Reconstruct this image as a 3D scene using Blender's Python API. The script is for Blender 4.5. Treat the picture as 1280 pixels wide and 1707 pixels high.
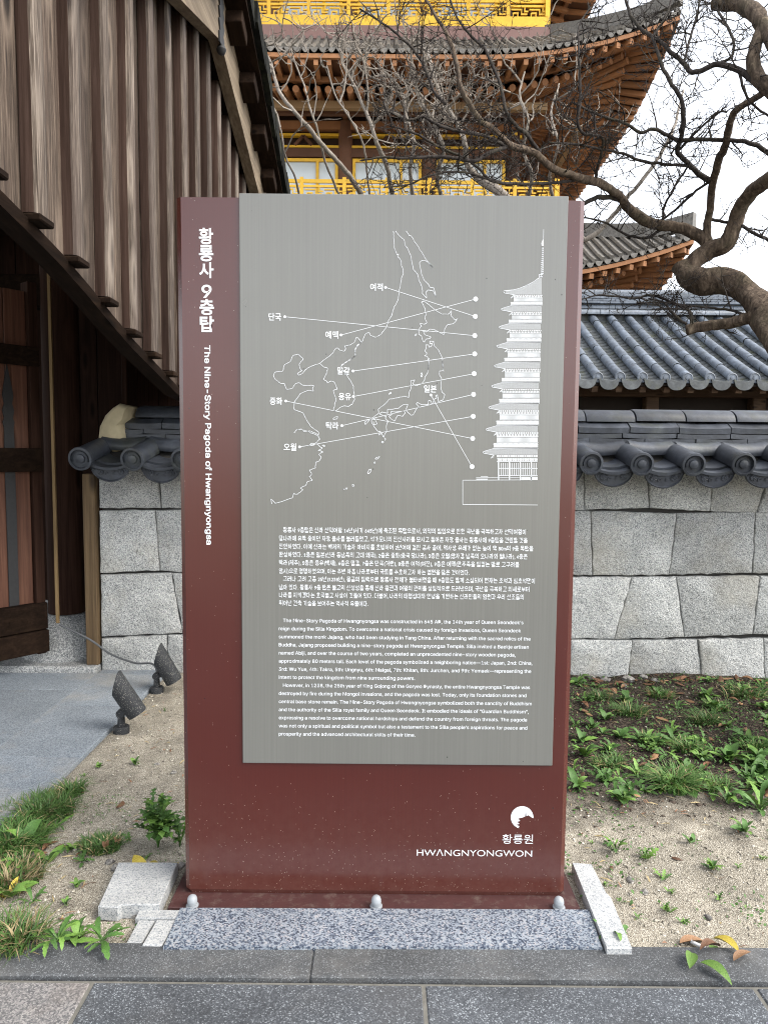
import bpy, bmesh, math, random
from mathutils import Vector, Matrix, noise as mnoise

for o in list(bpy.data.objects):
    bpy.data.objects.remove(o, do_unlink=True)
scene = bpy.context.scene
COL = scene.collection
R = math.radians
rnd = random.Random(7)

# ---------------------------------------------------------------- camera, sky, sun, exposure
PITCH, ROLL, FPX, CAM_H = 4.5, 0.52, 1184.0, 1.2
PW, PH = 1280.0, 1707.0
_p, _r = R(PITCH), R(ROLL)
FW = Vector((0, math.cos(_p), -math.sin(_p)))
_u0 = Vector((0, math.sin(_p), math.cos(_p)))
_x0 = Vector((1, 0, 0))
RT = _x0 * math.cos(_r) + _u0 * math.sin(_r)
UP = _u0 * math.cos(_r) - _x0 * math.sin(_r)
CAM = Vector((0, 0, CAM_H))
cam_data = bpy.data.cameras.new('camera')
cam_data.sensor_fit = 'VERTICAL'
cam_data.sensor_height = 36.0
cam_data.lens = FPX / PH * 36.0
cam_data.clip_start = 0.05
cam_data.clip_end = 2000
cam = bpy.data.objects.new('camera', cam_data)
cam.matrix_world = Matrix((( RT.x, UP.x, -FW.x, CAM.x), (RT.y, UP.y, -FW.y, CAM.y), (RT.z, UP.z, -FW.z, CAM.z), (0, 0, 0, 1)))
COL.objects.link(cam)
scene.camera = cam

SUN_AZ, SUN_EL = 112.0, 48.0          # degrees from +Y towards +X, elevation
world = bpy.data.worlds.new('World')
scene.world = world
world.use_nodes = True
wn = world.node_tree.nodes
wl = world.node_tree.links
wn.clear()
sky = wn.new('ShaderNodeTexSky')
sky.sky_type = 'NISHITA'
sky.sun_disc = False
sky.sun_elevation = R(SUN_EL)
sky.sun_rotation = R(SUN_AZ)
sky.air_density = 1.0
sky.dust_density = 1.5
sky.ozone_density = 1.0
hs = wn.new('ShaderNodeHueSaturation')
hs.inputs['Saturation'].default_value = 0.24
bg = wn.new('ShaderNodeBackground')
bg.inputs['Strength'].default_value = 0.15
wo = wn.new('ShaderNodeOutputWorld')
wl.new(sky.outputs[0], hs.inputs['Color'])
wl.new(hs.outputs[0], bg.inputs['Color'])
wl.new(bg.outputs[0], wo.inputs['Surface'])

sd = bpy.data.lights.new('sun', 'SUN')
sd.energy = 1.0
sd.angle = R(40)
sd.color = (1.0, 0.92, 0.80)
sun = bpy.data.objects.new('sun', sd)
sdir = Vector((math.sin(R(SUN_AZ)) * math.cos(R(SUN_EL)), math.cos(R(SUN_AZ)) * math.cos(R(SUN_EL)), math.sin(R(SUN_EL))))
sun.rotation_euler = sdir.to_track_quat('Z', 'Y').to_euler()
sun.location = (6, -4, 12)
COL.objects.link(sun)

vs = scene.view_settings
vs.view_transform = 'Standard'
vs.look = 'None'
vs.gamma = 1.0
vs.use_curve_mapping = False
vs.exposure = 1.8
scene.cycles.filter_width = 1.1
scene.cycles.denoising_prefilter = 'NONE'
scene.cycles.max_bounces = 8
scene.cycles.diffuse_bounces = 4

# ---------------------------------------------------------------- helpers
def ray(px, py):
    return FW + RT * ((px - PW / 2) / FPX) + UP * ((PH / 2 - py) / FPX)

def at(px, py, Y):
    d = ray(px, py)
    return CAM + d * (Y / d.y)

def atX(px, py, X):
    d = ray(px, py)
    return CAM + d * (X / d.x)

def ground(px, py, z=0.0):
    d = ray(px, py)
    return CAM + d * ((z - CAM_H) / d.z)

class MB:
    def __init__(s):
        s.v, s.f, s.m = [], [], []
    def add(s, vs, fs, mi=0):
        n = len(s.v)
        s.v += [tuple(v) for v in vs]
        s.f += [tuple(i + n for i in f) for f in fs]
        s.m += [mi] * len(fs)
        return s
    def box(s, a, b, mi=0):
        x0, y0, z0 = a; x1, y1, z1 = b
        s.add([(x0,y0,z0),(x1,y0,z0),(x1,y1,z0),(x0,y1,z0),(x0,y0,z1),(x1,y0,z1),(x1,y1,z1),(x0,y1,z1)],
              [(0,3,2,1),(4,5,6,7),(0,1,5,4),(1,2,6,5),(2,3,7,6),(3,0,4,7)], mi)
        return s
    def cbox(s, a, b, c=0.005, mi=0):            # box with chamfered edges
        bm = bmesh.new()
        bmesh.ops.create_cube(bm, size=1)
        for v in bm.verts:
            v.co = Vector([(a[i] + b[i]) / 2 + v.co[i] * (b[i] - a[i]) for i in range(3)])
        bmesh.ops.bevel(bm, geom=bm.edges[:], offset=c, segments=1, affect='EDGES')
        bm.verts.index_update()
        s.add([v.co for v in bm.verts], [[v.index for v in f.verts] for f in bm.faces], mi)
        bm.free()
        return s
    def beam(s, p, q, w, h, up=Vector((0, 0, 1)), mi=0):   # rectangular bar from p to q
        p = Vector(p); q = Vector(q); d = (q - p).normalized()
        sd_ = d.cross(up)
        if sd_.length < 1e-5: sd_ = d.cross(Vector((0, 1, 0)))
        sd_.normalize(); u = sd_.cross(d)
        vs = []
        for c in (p, q):
            for (i, j) in ((-1,-1),(1,-1),(1,1),(-1,1)):
                vs.append(c + sd_ * (i * w / 2) + u * (j * h / 2))
        s.add(vs, [(0,1,2,3),(7,6,5,4),(0,4,5,1),(1,5,6,2),(2,6,7,3),(3,7,4,0)], mi)
        return s
    def tube(s, pts, rad, n=8, cap=True, mi=0, wob=0.0, rg=None):
        pts = [Vector(p) for p in pts]
        if not hasattr(rad, '__len__'): rad = [rad] * len(pts)
        base = len(s.v); prev = None; vs = []; fs = []
        for i, p in enumerate(pts):
            t = (pts[min(i + 1, len(pts) - 1)] - pts[max(i - 1, 0)])
            if t.length < 1e-9: t = Vector((0, 0, 1))
            t.normalize()
            if prev is None:
                a = Vector((0, 0, 1)) if abs(t.z) < .9 else Vector((1, 0, 0))
                u = t.cross(a).normalized()
            else:
                u = (prev - t * prev.dot(t))
                u = u.normalized() if u.length > 1e-6 else t.orthogonal().normalized()
            prev = u; w = t.cross(u)
            for k in range(n):
                an = 2 * math.pi * k / n
                r = rad[i]
                if wob: r *= 1 + wob * (mnoise.noise(Vector((p.x * 5 + math.cos(an) * 1.1, p.y * 5 + math.sin(an) * 1.1, p.z * 5))) + .45 * mnoise.noise(Vector((p.x * 4 + math.cos(an) * 4, p.y * 4 + math.sin(an) * 4, p.z * 4))))
                vs.append(p + (u * math.cos(an) + w * math.sin(an)) * r)
        for i in range(len(pts) - 1):
            for k in range(n):
                a = i * n + k; b = i * n + (k + 1) % n
                fs.append((a, b, b + n, a + n))
        if cap:
            fs.append(tuple(range(n - 1, -1, -1)))
            m = (len(pts) - 1) * n
            fs.append(tuple(range(m, m + n)))
        s.add(vs, fs, mi)
        return s
    def lathe(s, prof, n=16, org=(0, 0, 0), axis='Z', mi=0):
        vs = []; fs = []
        for (r, h) in prof:
            for k in range(n):
                a = 2 * math.pi * k / n
                c, q = r * math.cos(a), r * math.sin(a)
                if axis == 'Z': v = (c, q, h)
                elif axis == 'Y': v = (c, h, q)
                else: v = (h, c, q)
                vs.append((v[0] + org[0], v[1] + org[1], v[2] + org[2]))
        for i in range(len(prof) - 1):
            for k in range(n):
                a = i * n + k; b = i * n + (k + 1) % n
                fs.append((a, b, b + n, a + n))
        fs.append(tuple(range(n - 1, -1, -1)))
        m = (len(prof) - 1) * n
        fs.append(tuple(range(m, m + n)))
        s.add(vs, fs, mi)
        return s
    def prism(s, poly, d0, d1, axis='Y', mi=0):    # 2-D outline swept along an axis
        n = len(poly); vs = []
        for d in (d0, d1):
            for (a, b) in poly:
                vs.append((a, d, b) if axis == 'Y' else ((d, a, b) if axis == 'X' else (a, b, d)))
        fs = [tuple(range(n)), tuple(range(2 * n - 1, n - 1, -1))]
        for i in range(n):
            j = (i + 1) % n
            fs.append((i, i + n, j + n, j))
        s.add(vs, fs, mi)
        return s
    def mesh(s, name, mats, smooth=False, recalc=True):
        me = bpy.data.meshes.new(name)
        me.from_pydata(s.v, [], s.f)
        for m in (mats if isinstance(mats, (list, tuple)) else [mats]):
            me.materials.append(m)
        if any(s.m): me.polygons.foreach_set('material_index', s.m)
        if recalc:
            bm = bmesh.new(); bm.from_mesh(me)
            bmesh.ops.recalc_face_normals(bm, faces=bm.faces)
            bm.to_mesh(me); bm.free()
        if smooth:
            me.polygons.foreach_set('use_smooth', [True] * len(me.polygons))
            if smooth != 'all':
                me.set_sharp_from_angle(angle=R(38))
        me.update()
        return me
    def build(s, name, mats, parent=None, smooth=False, recalc=True):
        return link(name, s.mesh(name, mats, smooth, recalc), parent)

def link(name, me, parent=None, mat=None):
    o = bpy.data.objects.new(name, me)
    COL.objects.link(o)
    if parent is not None:
        o.parent = parent
        o.matrix_parent_inverse = pinv(parent)
    if mat is not None:
        o.matrix_basis = mat
    return o

def pinv(p):                                        # parts keep world coordinates
    return p.matrix_basis.inverted()

def tag(o, label=None, cat=None, group=None, kind=None):
    if label: o['label'] = label
    if cat: o['category'] = cat
    if group: o['group'] = group
    if kind: o['kind'] = kind
    return o

def thing(name, loc, label, cat, group=None):
    o = bpy.data.objects.new(name, None)
    o.empty_display_size = 0.1
    COL.objects.link(o)
    o.location = loc
    return tag(o, label, cat, group, 'thing')

def T(x, y=None, z=None):
    return Matrix.Translation(Vector((x, y, z)) if y is not None else Vector(x))

# ---------------------------------------------------------------- materials
class NT:
    def __init__(s, name, rough=0.7, spec=0.5):
        s.mat = bpy.data.materials.new(name)
        s.mat.use_nodes = True
        s.n = s.mat.node_tree.nodes; s.l = s.mat.node_tree.links
        s.b = s.n['Principled BSDF']
        s.b.inputs['Roughness'].default_value = rough
        s.b.inputs['Specular IOR Level'].default_value = spec
        s.co = None
    def node(s, t, **kw):
        n = s.n.new(t)
        for k, v in kw.items(): setattr(n, k, v)
        return n
    def put(s, sock, val):
        if isinstance(val, bpy.types.NodeSocket): s.l.new(val, sock)
        else: sock.default_value = val
    def coords(s, rand=True):
        if s.co is None:
            tc = s.node('ShaderNodeTexCoord')
            s.co = tc.outputs['Object']
            if rand:
                oi = s.node('ShaderNodeObjectInfo')
                mu = s.node('ShaderNodeMath', operation='MULTIPLY'); s.l.new(oi.outputs['Random'], mu.inputs[0]); mu.inputs[1].default_value = 37.0
                ad = s.node('ShaderNodeVectorMath', operation='ADD')
                s.l.new(s.co, ad.inputs[0]); s.l.new(mu.outputs[0], ad.inputs[1])
                s.co = ad.outputs[0]
        return s.co
    def mapped(s, scale, rand=True):
        m = s.node('ShaderNodeMapping')
        m.inputs['Scale'].default_value = scale if hasattr(scale, '__len__') else (scale,) * 3
        s.l.new(s.coords(rand), m.inputs['Vector'])
        return m.outputs[0]
    def noise(s, scale, detail=4, rough=0.55, dist=0.0, vec=None):
        n = s.node('ShaderNodeTexNoise')
        n.inputs['Scale'].default_value = scale; n.inputs['Detail'].default_value = detail
        n.inputs['Roughness'].default_value = rough; n.inputs['Distortion'].default_value = dist
        s.l.new(vec if vec is not None else s.coords(), n.inputs['Vector'])
        return n.outputs['Fac']
    def voro(s, scale, vec=None, feature='F1', out='Distance'):
        n = s.node('ShaderNodeTexVoronoi', feature=feature)
        n.inputs['Scale'].default_value = scale
        s.l.new(vec if vec is not None else s.coords(), n.inputs['Vector'])
        return n.outputs[out]
    def ramp(s, fac, stops, interp='LINEAR'):
        n = s.node('ShaderNodeValToRGB')
        n.color_ramp.interpolation = interp
        e = n.color_ramp.elements
        while len(e) < len(stops): e.new(0.5)
        for i, (p, c) in enumerate(stops):
            e[i].position = p
            e[i].color = (c, c, c, 1) if not hasattr(c, '__len__') else (*c[:3], 1)
        s.put(n.inputs[0], fac)
        return n.outputs[0]
    def mix(s, fac, a, b, mode='MIX'):
        n = s.node('ShaderNodeMix', data_type='RGBA', blend_type=mode)
        s.put(n.inputs['Factor'], fac)
        for sock, v in ((n.inputs[6], a), (n.inputs[7], b)):
            s.put(sock, (*v[:3], 1) if (hasattr(v, '__len__') and not isinstance(v, bpy.types.NodeSocket)) else v)
        return n.outputs[2]
    def math(s, op, a, b=0.0, clamp=False):
        n = s.node('ShaderNodeMath', operation=op, use_clamp=clamp)
        s.put(n.inputs[0], a); s.put(n.inputs[1], b)
        return n.outputs[0]
    def rand(s):
        return s.node('ShaderNodeObjectInfo').outputs['Random']
    def hsv(s, col, hue=0.5, sat=1.0, val=1.0):
        n = s.node('ShaderNodeHueSaturation')
        s.put(n.inputs['Hue'], hue); s.put(n.inputs['Saturation'], sat); s.put(n.inputs['Value'], val)
        s.put(n.inputs['Color'], col)
        return n.outputs[0]
    def vary(s, col, lo=0.85, hi=1.15):             # each object its own tone
        r = s.rand()
        return s.hsv(col, val=s.math('ADD', s.math('MULTIPLY', r, hi - lo), lo))
    def color(s, c):
        s.put(s.b.inputs['Base Color'], (*c[:3], 1) if (hasattr(c, '__len__') and not isinstance(c, bpy.types.NodeSocket)) else c)
        return s
    def bump(s, h, strength=0.3, dist=0.01):
        n = s.node('ShaderNodeBump')
        n.inputs['Strength'].default_value = strength; n.inputs['Distance'].default_value = dist
        s.l.new(h, n.inputs['Height'])
        s.l.new(n.outputs[0], s.b.inputs['Normal'])
        return s
    def rough(s, v): s.put(s.b.inputs['Roughness'], v); return s

def granite(name, cols, scale=260, rough=0.75, tint=(1, 1, 1), bump=0.4, bdist=0.004, vary=(0.9, 1.1), stain=None, big=0.35):
    t = NT(name, rough)
    cell = t.voro(scale, out='Color')
    sep = t.node('ShaderNodeSeparateColor'); t.l.new(cell, sep.inputs[0])
    c = t.ramp(sep.outputs[0], cols, 'LINEAR')
    big_n = t.noise(5, 5)
    c = t.mix(big, c, t.mix(1.0, c, t.ramp(big_n, [(0.3, 0.62), (0.7, 1.25)]), 'MULTIPLY'))
    if stain:
        c = t.mix(t.ramp(t.noise(2.3, 6, 0.65), [(0.5, 0), (0.72, 0.55)]), c, stain)
    t.color(t.vary(t.mix(1.0, c, tint, 'MULTIPLY'), *vary))
    h = t.math('ADD', t.noise(60, 5, 0.7), t.math('MULTIPLY', t.noise(14, 4), 1.2))
    t.bump(h, bump, bdist)
    return t.mat

def woodmat(name, dark, mid, light, axis='Z', rough=0.75, grain=38, vary=(0.8, 1.2), bump=0.35, knots=True, streak=None):
    t = NT(name, rough, 0.3)
    st = {'Z': (grain, grain, grain * .035), 'X': (grain * .035, grain, grain), 'Y': (grain, grain * .035, grain)}[axis]
    m = t.mapped(st)
    g1 = t.noise(1.0, 6, 0.65, 0.6, m)
    st2 = tuple(x * 3.2 for x in st)
    g2 = t.noise(1.0, 4, 0.6, 0.2, t.mapped(st2))
    g = t.math('ADD', t.math('MULTIPLY', g1, .62), t.math('MULTIPLY', g2, .38))
    c = t.ramp(g, [(0.32, dark), (0.5, mid), (0.68, light)])
    if knots:
        kst = {'Z': (8, 8, 2.2), 'X': (2.2, 8, 8), 'Y': (8, 2.2, 8)}[axis]
        kd = t.voro(1.0, t.mapped(kst))
        c = t.mix(t.ramp(kd, [(0.07, 0.9), (0.20, 0.0)]), c, tuple(x * .45 for x in dark))
        c = t.mix(t.math('MULTIPLY', t.ramp(kd, [(0.12, 0), (0.22, .7), (0.34, 0)]), .8), c, light)
    if streak:
        bs = t.noise(1.0, 5, 0.6, 0.4, t.mapped({'Z': (22, 22, 1.3), 'X': (1.3, 22, 22), 'Y': (22, 1.3, 22)}[axis]))
        c = t.mix(1.0, c, t.ramp(bs, [(0.28, 0.7), (0.5, 0.95), (0.72, 1.2)]), 'MULTIPLY')
        sm = t.noise(1.0, 3, 0.5, 0, t.mapped({'Z': (6, 6, .8), 'X': (.8, 6, 6), 'Y': (6, .8, 6)}[axis]))
        c = t.mix(t.ramp(sm, [(0.45, 0), (0.7, 0.8)]), c, streak)
    t.color(t.vary(c, *vary))
    t.bump(g, bump, 0.006)
    return t.mat

def flat(name, col, rough=0.7, n=0.15, scale=30, spec=0.5, vary=(0.92, 1.08), bump=0.0, metal=0.0):
    t = NT(name, rough, spec)
    f = t.noise(scale, 5)
    c = t.mix(f, tuple(x * (1 - n) for x in col), tuple(min(1, x * (1 + n)) for x in col))
    t.color(t.vary(c, *vary))
    t.b.inputs['Metallic'].default_value = metal
    if bump: t.bump(t.noise(scale * 2, 4), bump, 0.003)
    return t.mat
# ================================================================ material library
GREY_G = [(0.0, (0.14, 0.145, 0.15)), (0.18, (0.32, 0.33, 0.332)), (0.5, (0.50, 0.51, 0.50)), (0.8, (0.60, 0.605, 0.59)), (1.0, (0.74, 0.735, 0.70))]
M = {}
M['wall_granite'] = granite('wall_granite', GREY_G, 270, 0.85, (1.0, 1.0, 0.99), 0.8, 0.012, (0.78, 1.08), big=0.6, stain=(0.42, 0.385, 0.31))
M['slab_speckle'] = granite('slab_speckle', [(0.0, (0.02, 0.028, 0.048)), (0.27, (0.07, 0.09, 0.125)), (0.48, (0.19, 0.22, 0.26)), (0.85, (0.29, 0.32, 0.35)), (1.0, (0.35, 0.33, 0.33))], 270, 0.35, (1, 1, 1), 0.08, 0.002, (0.95, 1.05), big=0.3)
M['white_granite'] = granite('white_granite', [(0.0, (0.17, 0.185, 0.20)), (0.3, (0.33, 0.345, 0.355)), (1.0, (0.50, 0.50, 0.485))], 380, 0.7, (1, 1, 1), 0.25, 0.003)
M['blue_granite'] = granite('blue_granite', [(0.0, (0.10, 0.12, 0.145)), (0.5, (0.185, 0.215, 0.245)), (1.0, (0.29, 0.315, 0.34))], 300, 0.8, (1, 1, 1), 0.3, 0.003, (0.93, 1.07), stain=(0.33, 0.30, 0.25))
M['dark_granite'] = granite('dark_granite', [(0.0, (0.05, 0.053, 0.057)), (0.70, (0.082, 0.086, 0.090)), (0.90, (0.13, 0.138, 0.146)), (1.0, (0.26, 0.275, 0.29))], 480, 0.85, (1, 1, 1), 0.25, 0.003, (0.9, 1.1), stain=(0.20, 0.192, 0.178), big=0.8)
M['paver_granite'] = granite('paver_granite', [(0.0, (0.036, 0.040, 0.046)), (0.68, (0.072, 0.079, 0.089)), (0.88, (0.125, 0.136, 0.15)), (1.0, (0.30, 0.325, 0.35))], 400, 0.72, (1, 1, 1), 0.25, 0.003, (0.95, 1.05), stain=(0.085, 0.083, 0.082), big=0.8)
M['pink_granite'] = granite('pink_granite', [(0.0, (0.075, 0.075, 0.078)), (0.5, (0.145, 0.14, 0.14)), (1.0, (0.29, 0.275, 0.265))], 300, 0.75, (1, 1, 1), 0.3, 0.003, (0.98, 1.02), stain=(0.24, 0.19, 0.155), big=0.5)
M['base_granite'] = granite('base_granite', [(0.0, (0.10, 0.105, 0.11)), (0.5, (0.26, 0.27, 0.27)), (1.0, (0.50, 0.50, 0.48))], 240, 0.85, (1, 1, 1), 0.6, 0.008)

def make_soil():
    t = NT('soil', 0.95, 0.2)
    t.coords(False)
    geo = t.node('ShaderNodeTexCoord').outputs['Object']
    sep = t.node('ShaderNodeSeparateXYZ'); t.l.new(geo, sep.inputs[0])
    # crushed granite sand
    cell = t.voro(520, out='Color'); sc_ = t.node('ShaderNodeSeparateColor'); t.l.new(cell, sc_.inputs[0])
    sand = t.ramp(sc_.outputs[0], [(0.0, (0.09, 0.075, 0.055)), (0.2, (0.235, 0.21, 0.165)), (0.6, (0.36, 0.325, 0.26)), (1.0, (0.59, 0.55, 0.47))])
    sand = t.mix(0.55, sand, t.mix(1.0, sand, t.ramp(t.noise(4.2, 8, 0.78), [(0.36, 0.35), (0.58, 1.2)]), 'MULTIPLY'))
    # dark humus
    c2 = t.voro(150, out='Color'); s2 = t.node('ShaderNodeSeparateColor'); t.l.new(c2, s2.inputs[0])
    soil = t.ramp(s2.outputs[0], [(0.0, (0.012, 0.010, 0.008)), (0.6, (0.042, 0.033, 0.025)), (1.0, (0.13, 0.10, 0.075))])
    n = t.noise(4.5, 5, 0.6)
    edge = t.math('ADD', sep.outputs[1], t.math('MULTIPLY', t.math('SUBTRACT', n, 0.5), 1.3))
    f1 = t.ramp(t.math('MULTIPLY', t.math('SUBTRACT', edge, 2.2), 2.4), [(0.0, 0.0), (1.0, 1.0)])
    f2 = t.ramp(t.math('ADD', t.math('MULTIPLY', sep.outputs[0], 2.0), 0.3), [(0.0, 0.0), (1.0, 1.0)])
    t.color(t.mix(t.math('MULTIPLY', f1, f2), sand, soil))
    h = t.math('ADD', t.voro(310), t.math('MULTIPLY', t.noise(45, 5, 0.7), 2.5))
    t.bump(h, 0.7, 0.006)
    return t.mat
M['soil'] = make_soil()
M['grit'] = granite('grit', [(0.0, (0.12, 0.105, 0.085)), (0.5, (0.36, 0.33, 0.27)), (1.0, (0.62, 0.58, 0.50))], 90, 0.9, vary=(1, 1))
M['mulch'] = flat('mulch', (0.055, 0.04, 0.03), 0.95, 0.6, 60)
M['leaf_green'] = None

def groundz(x, y):
    z = 0.016 * mnoise.noise(Vector((x * 2.1, y * 2.1, 3))) + 0.010 * mnoise.noise(Vector((x * 9, y * 9, 7))) + 0.003 * mnoise.noise(Vector((x * 25, y * 25, 1)))
    if x > 0.3 and y > 2.2:
        k = min(1, (x - .3) / .4) * min(1, (y - 2.2) / .6)
        z += k * (0.012 + 0.012 * mnoise.noise(Vector((x * 6, y * 6, 9))))
    edge = min(1.0, max(0.0, (y - 1.66) / 0.12)) * min(1.0, max(0.0, (x + 1.18) / 0.1))
    if y > 3.9 or x < -1.2 or y < 1.65: return -0.03 if (y < 4.6) else 0.0
    return z * edge - 0.012

# ---------------------------------------------------------------- ground sheet
def graded(a, b, step, lo, hi):
    xs = []; x = a
    while x < b: xs.append(x); x += step
    xs.append(b)
    ext = step; v = a
    left = []
    while v > lo: ext *= 1.6; v -= ext; left.append(max(v, lo))
    ext = step; v = b; right = []
    while v < hi: ext *= 1.6; v += ext; right.append(min(v, hi))
    return left[::-1] + xs + right
gx = graded(-1.3, 3.2, 0.024, -400, 400)
gy = graded(1.55, 3.95, 0.024, -400, 600)
gv = [(x, y, groundz(x, y)) for y in gy for x in gx]
nx = len(gx)
gf = [(j * nx + i, j * nx + i + 1, (j + 1) * nx + i + 1, (j + 1) * nx + i) for j in range(len(gy) - 1) for i in range(nx - 1)]
gmb = MB(); gmb.v = gv; gmb.f = gf; gmb.m = [0] * len(gf)
go = gmb.build('ground', M['soil'], None, 'all', recalc=False)
tag(go, kind='structure')

def scatter_chips(name, n, region, size, mat, flatk=0.55, seed=1, keep=None):
    r = random.Random(seed); mb = MB()
    base = [(1,0,0),(-.5,.87,0),(-.5,-.87,0),(0,0,1),(0,0,-.6)]
    fs = [(0,1,3),(1,2,3),(2,0,3),(1,0,4),(2,1,4),(0,2,4)]
    k = 0
    while k < n:
        x = r.uniform(region[0], region[1]); y = r.uniform(region[2], region[3])
        if keep and not keep(x, y, r): continue
        k += 1
        s = size[0] + (size[1] - size[0]) * r.random() ** 3
        rot = Matrix.Rotation(r.uniform(0, 6.28), 3, 'Z') @ Matrix.Rotation(r.uniform(-.6, .6), 3, 'X')
        sx, sy, sz = s * r.uniform(.7, 1.4), s * r.uniform(.6, 1.1), s * flatk * r.uniform(.6, 1.2)
        c = Vector((x, y, groundz(x, y) + sz * .2))
        mb.add([c + rot @ Vector((v[0] * sx, v[1] * sy, v[2] * sz)) for v in base], fs)
    o = mb.build(name, mat, None, 'all')
    return tag(o, kind='stuff')
def outside_sign(x, y):
    return not (-0.62 < x < 0.64 and y < 2.02)
o = scatter_chips('gravel', 11000, (-1.17, 2.0, 1.67, 3.8), (0.0016, 0.009), M['grit'], seed=3,
                  keep=lambda x, y, r: outside_sign(x, y) and (r.random() < (1.0 if (x < .3 or y < 2.4) else .12)))
tag(o, 'pale crushed granite grit lying over the sandy ground', 'gravel')
o = scatter_chips('mulch', 5000, (0.25, 2.6, 2.2, 3.84), (0.004, 0.016), M['mulch'], 0.3, seed=4,
                  keep=lambda x, y, r: r.random() < min(1, max(0, (y - 2.15) * 2 + .3 * mnoise.noise(Vector((x * 3, y * 3, 0))))))
tag(o, 'dark bark mulch and crumbs of soil in the bed before the right wall', 'mulch')

# ---------------------------------------------------------------- pavement, kerb and walkway
def slabs(parent, name, rects, mats, z0, z1, gap=0.003, ch=0.003):
    for i, (x0, x1, y0, y1) in enumerate(rects):
        dz = rnd.uniform(-0.0015, 0.0015)
        mb = MB().cbox((x0 + gap, y0 + gap, z0), (x1 - gap, y1 - gap, z1 + dz), ch)
        mb.build(name, mats[i % len(mats)] if isinstance(mats, list) else mats, parent)
M['joint'] = flat('joint', (0.13, 0.125, 0.11), 0.95, 0.5, 80)
pv = MB().box((-7, -4, -0.2), (7, 1.538, -0.006)).build('pavement', M['joint'])
tag(pv, kind='structure')
rects = []; pm = []
for row in range(7):
    y1 = 1.536 - row * 0.46
    off = 0.0 if row % 2 == 0 else 0.37
    for k in range(-8, 9):
        x0 = -0.655 + k * 0.755 + off
        rects.append((x0, x0 + 0.755, y1 - 0.46, y1))
        pm.append(M['pink_granite'] if (row == 0 and k == -1) or rnd.random() < .12 and not (row == 0) else M['paver_granite'])
slabs(pv, 'paver', rects, pm, -0.05, -0.002, 0.0045, 0.003)
kb = MB().box((-7, 1.55, -0.2), (7, 1.648, -0.03)).build('kerb', M['joint'])
tag(kb, kind='structure')
slabs(kb, 'kerb_stone', [(-0.16 + k * 1.15, -0.16 + (k + 1) * 1.15, 1.543, 1.656) for k in range(-6, 6)], M['dark_granite'], -0.12, 0.006, 0.0005, 0.004)

wk = MB().box((-8, 1.66, -0.2), (-1.189, 3.80, -0.02)).build('walkway', M['joint'])
tag(wk, kind='structure')
rects = []
for (x0, x1, off) in ((-1.558, -1.186, 0.0), (-2.25, -1.558, 0.22), (-2.95, -2.25, 0.0), (-3.65, -2.95, 0.22), (-4.35, -3.65, 0)):
    ys = [1.66] + [y + off for y in (2.12, 2.72, 3.3)] + [3.80]
    for a, b in zip(ys[:-1], ys[1:]): rects.append((x0, x1, a, b))
slabs(wk, 'paving_slab', rects, M['blue_granite'], -0.06, 0.004, 0.0012, 0.0025)
# strip of the walkway that runs on to the foot of the wall, and the low stone platform of the gate
slabs(wk, 'paving_slab', [(-1.558, -1.186, 3.80, 3.895)], M['blue_granite'], -0.06, 0.004, 0.0012, 0.0025)
pf = MB().box((-7, 3.84, -0.1), (-1.575, 6.2, 0.02)).build('gate_platform', M['base_granite'])
tag(pf, kind='structure')
slabs(pf, 'platform_stone', [(-2.42, -1.565, 3.80, 4.5), (-3.3, -2.42, 3.80, 4.5), (-4.3, -3.3, 3.80, 4.5)], M['base_granite'], -0.05, 0.034, 0.001, 0.012)
# ================================================================ granite wall with tiled coping
WY = 3.87
M['tile'] = None
def tilemat(name, col, moss=0.25, rough=0.55, vary=(0.8, 1.2)):
    t = NT(name, rough, 0.5)
    n = t.noise(11, 8, 0.72)
    c = t.ramp(n, [(0.28, tuple(x * .45 for x in col)), (0.52, col), (0.72, tuple(x * 1.75 for x in col))])
    c = t.mix(t.math('MULTIPLY', t.ramp(t.noise(5, 6, 0.7), [(0.52, 0), (0.7, 1)]), moss), c, (0.085, 0.09, 0.045))
    t.color(t.vary(c, *vary))
    t.bump(t.math('ADD', t.noise(70, 4, 0.6), t.math('MULTIPLY', t.noise(16, 4), 1.5)), 0.25, 0.004)
    return t.mat
M['tile'] = tilemat('clay_tile', (0.044, 0.050, 0.062), 0.3, 0.5)
M['tile_drip'] = tilemat('drip_tile', (0.040, 0.045, 0.056), 0.10, 0.5)
M['tile_roof'] = tilemat('roof_tile', (0.115, 0.135, 0.165), 0.12, 0.45, (0.85, 1.15))
M['tile_pan'] = tilemat('pan_tile', (0.085, 0.092, 0.095), 0.75, 0.6, (0.8, 1.2))
M['plaster'] = flat('lime_plaster', (0.50, 0.43, 0.28), 0.9, 0.35, 14, bump=0.5)
M['core'] = flat('wall_core', (0.035, 0.033, 0.03), 0.95, 0.4, 40)

wall = thing('granite_wall', (0.3, WY, 0), 'low wall of grey granite blocks capped with dark clay tiles behind the sign', 'wall')
MB().box((-1.55, WY + .03, -.1), (6.5, WY + .47, 1.05)).build('core', M['core'], wall)

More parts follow.
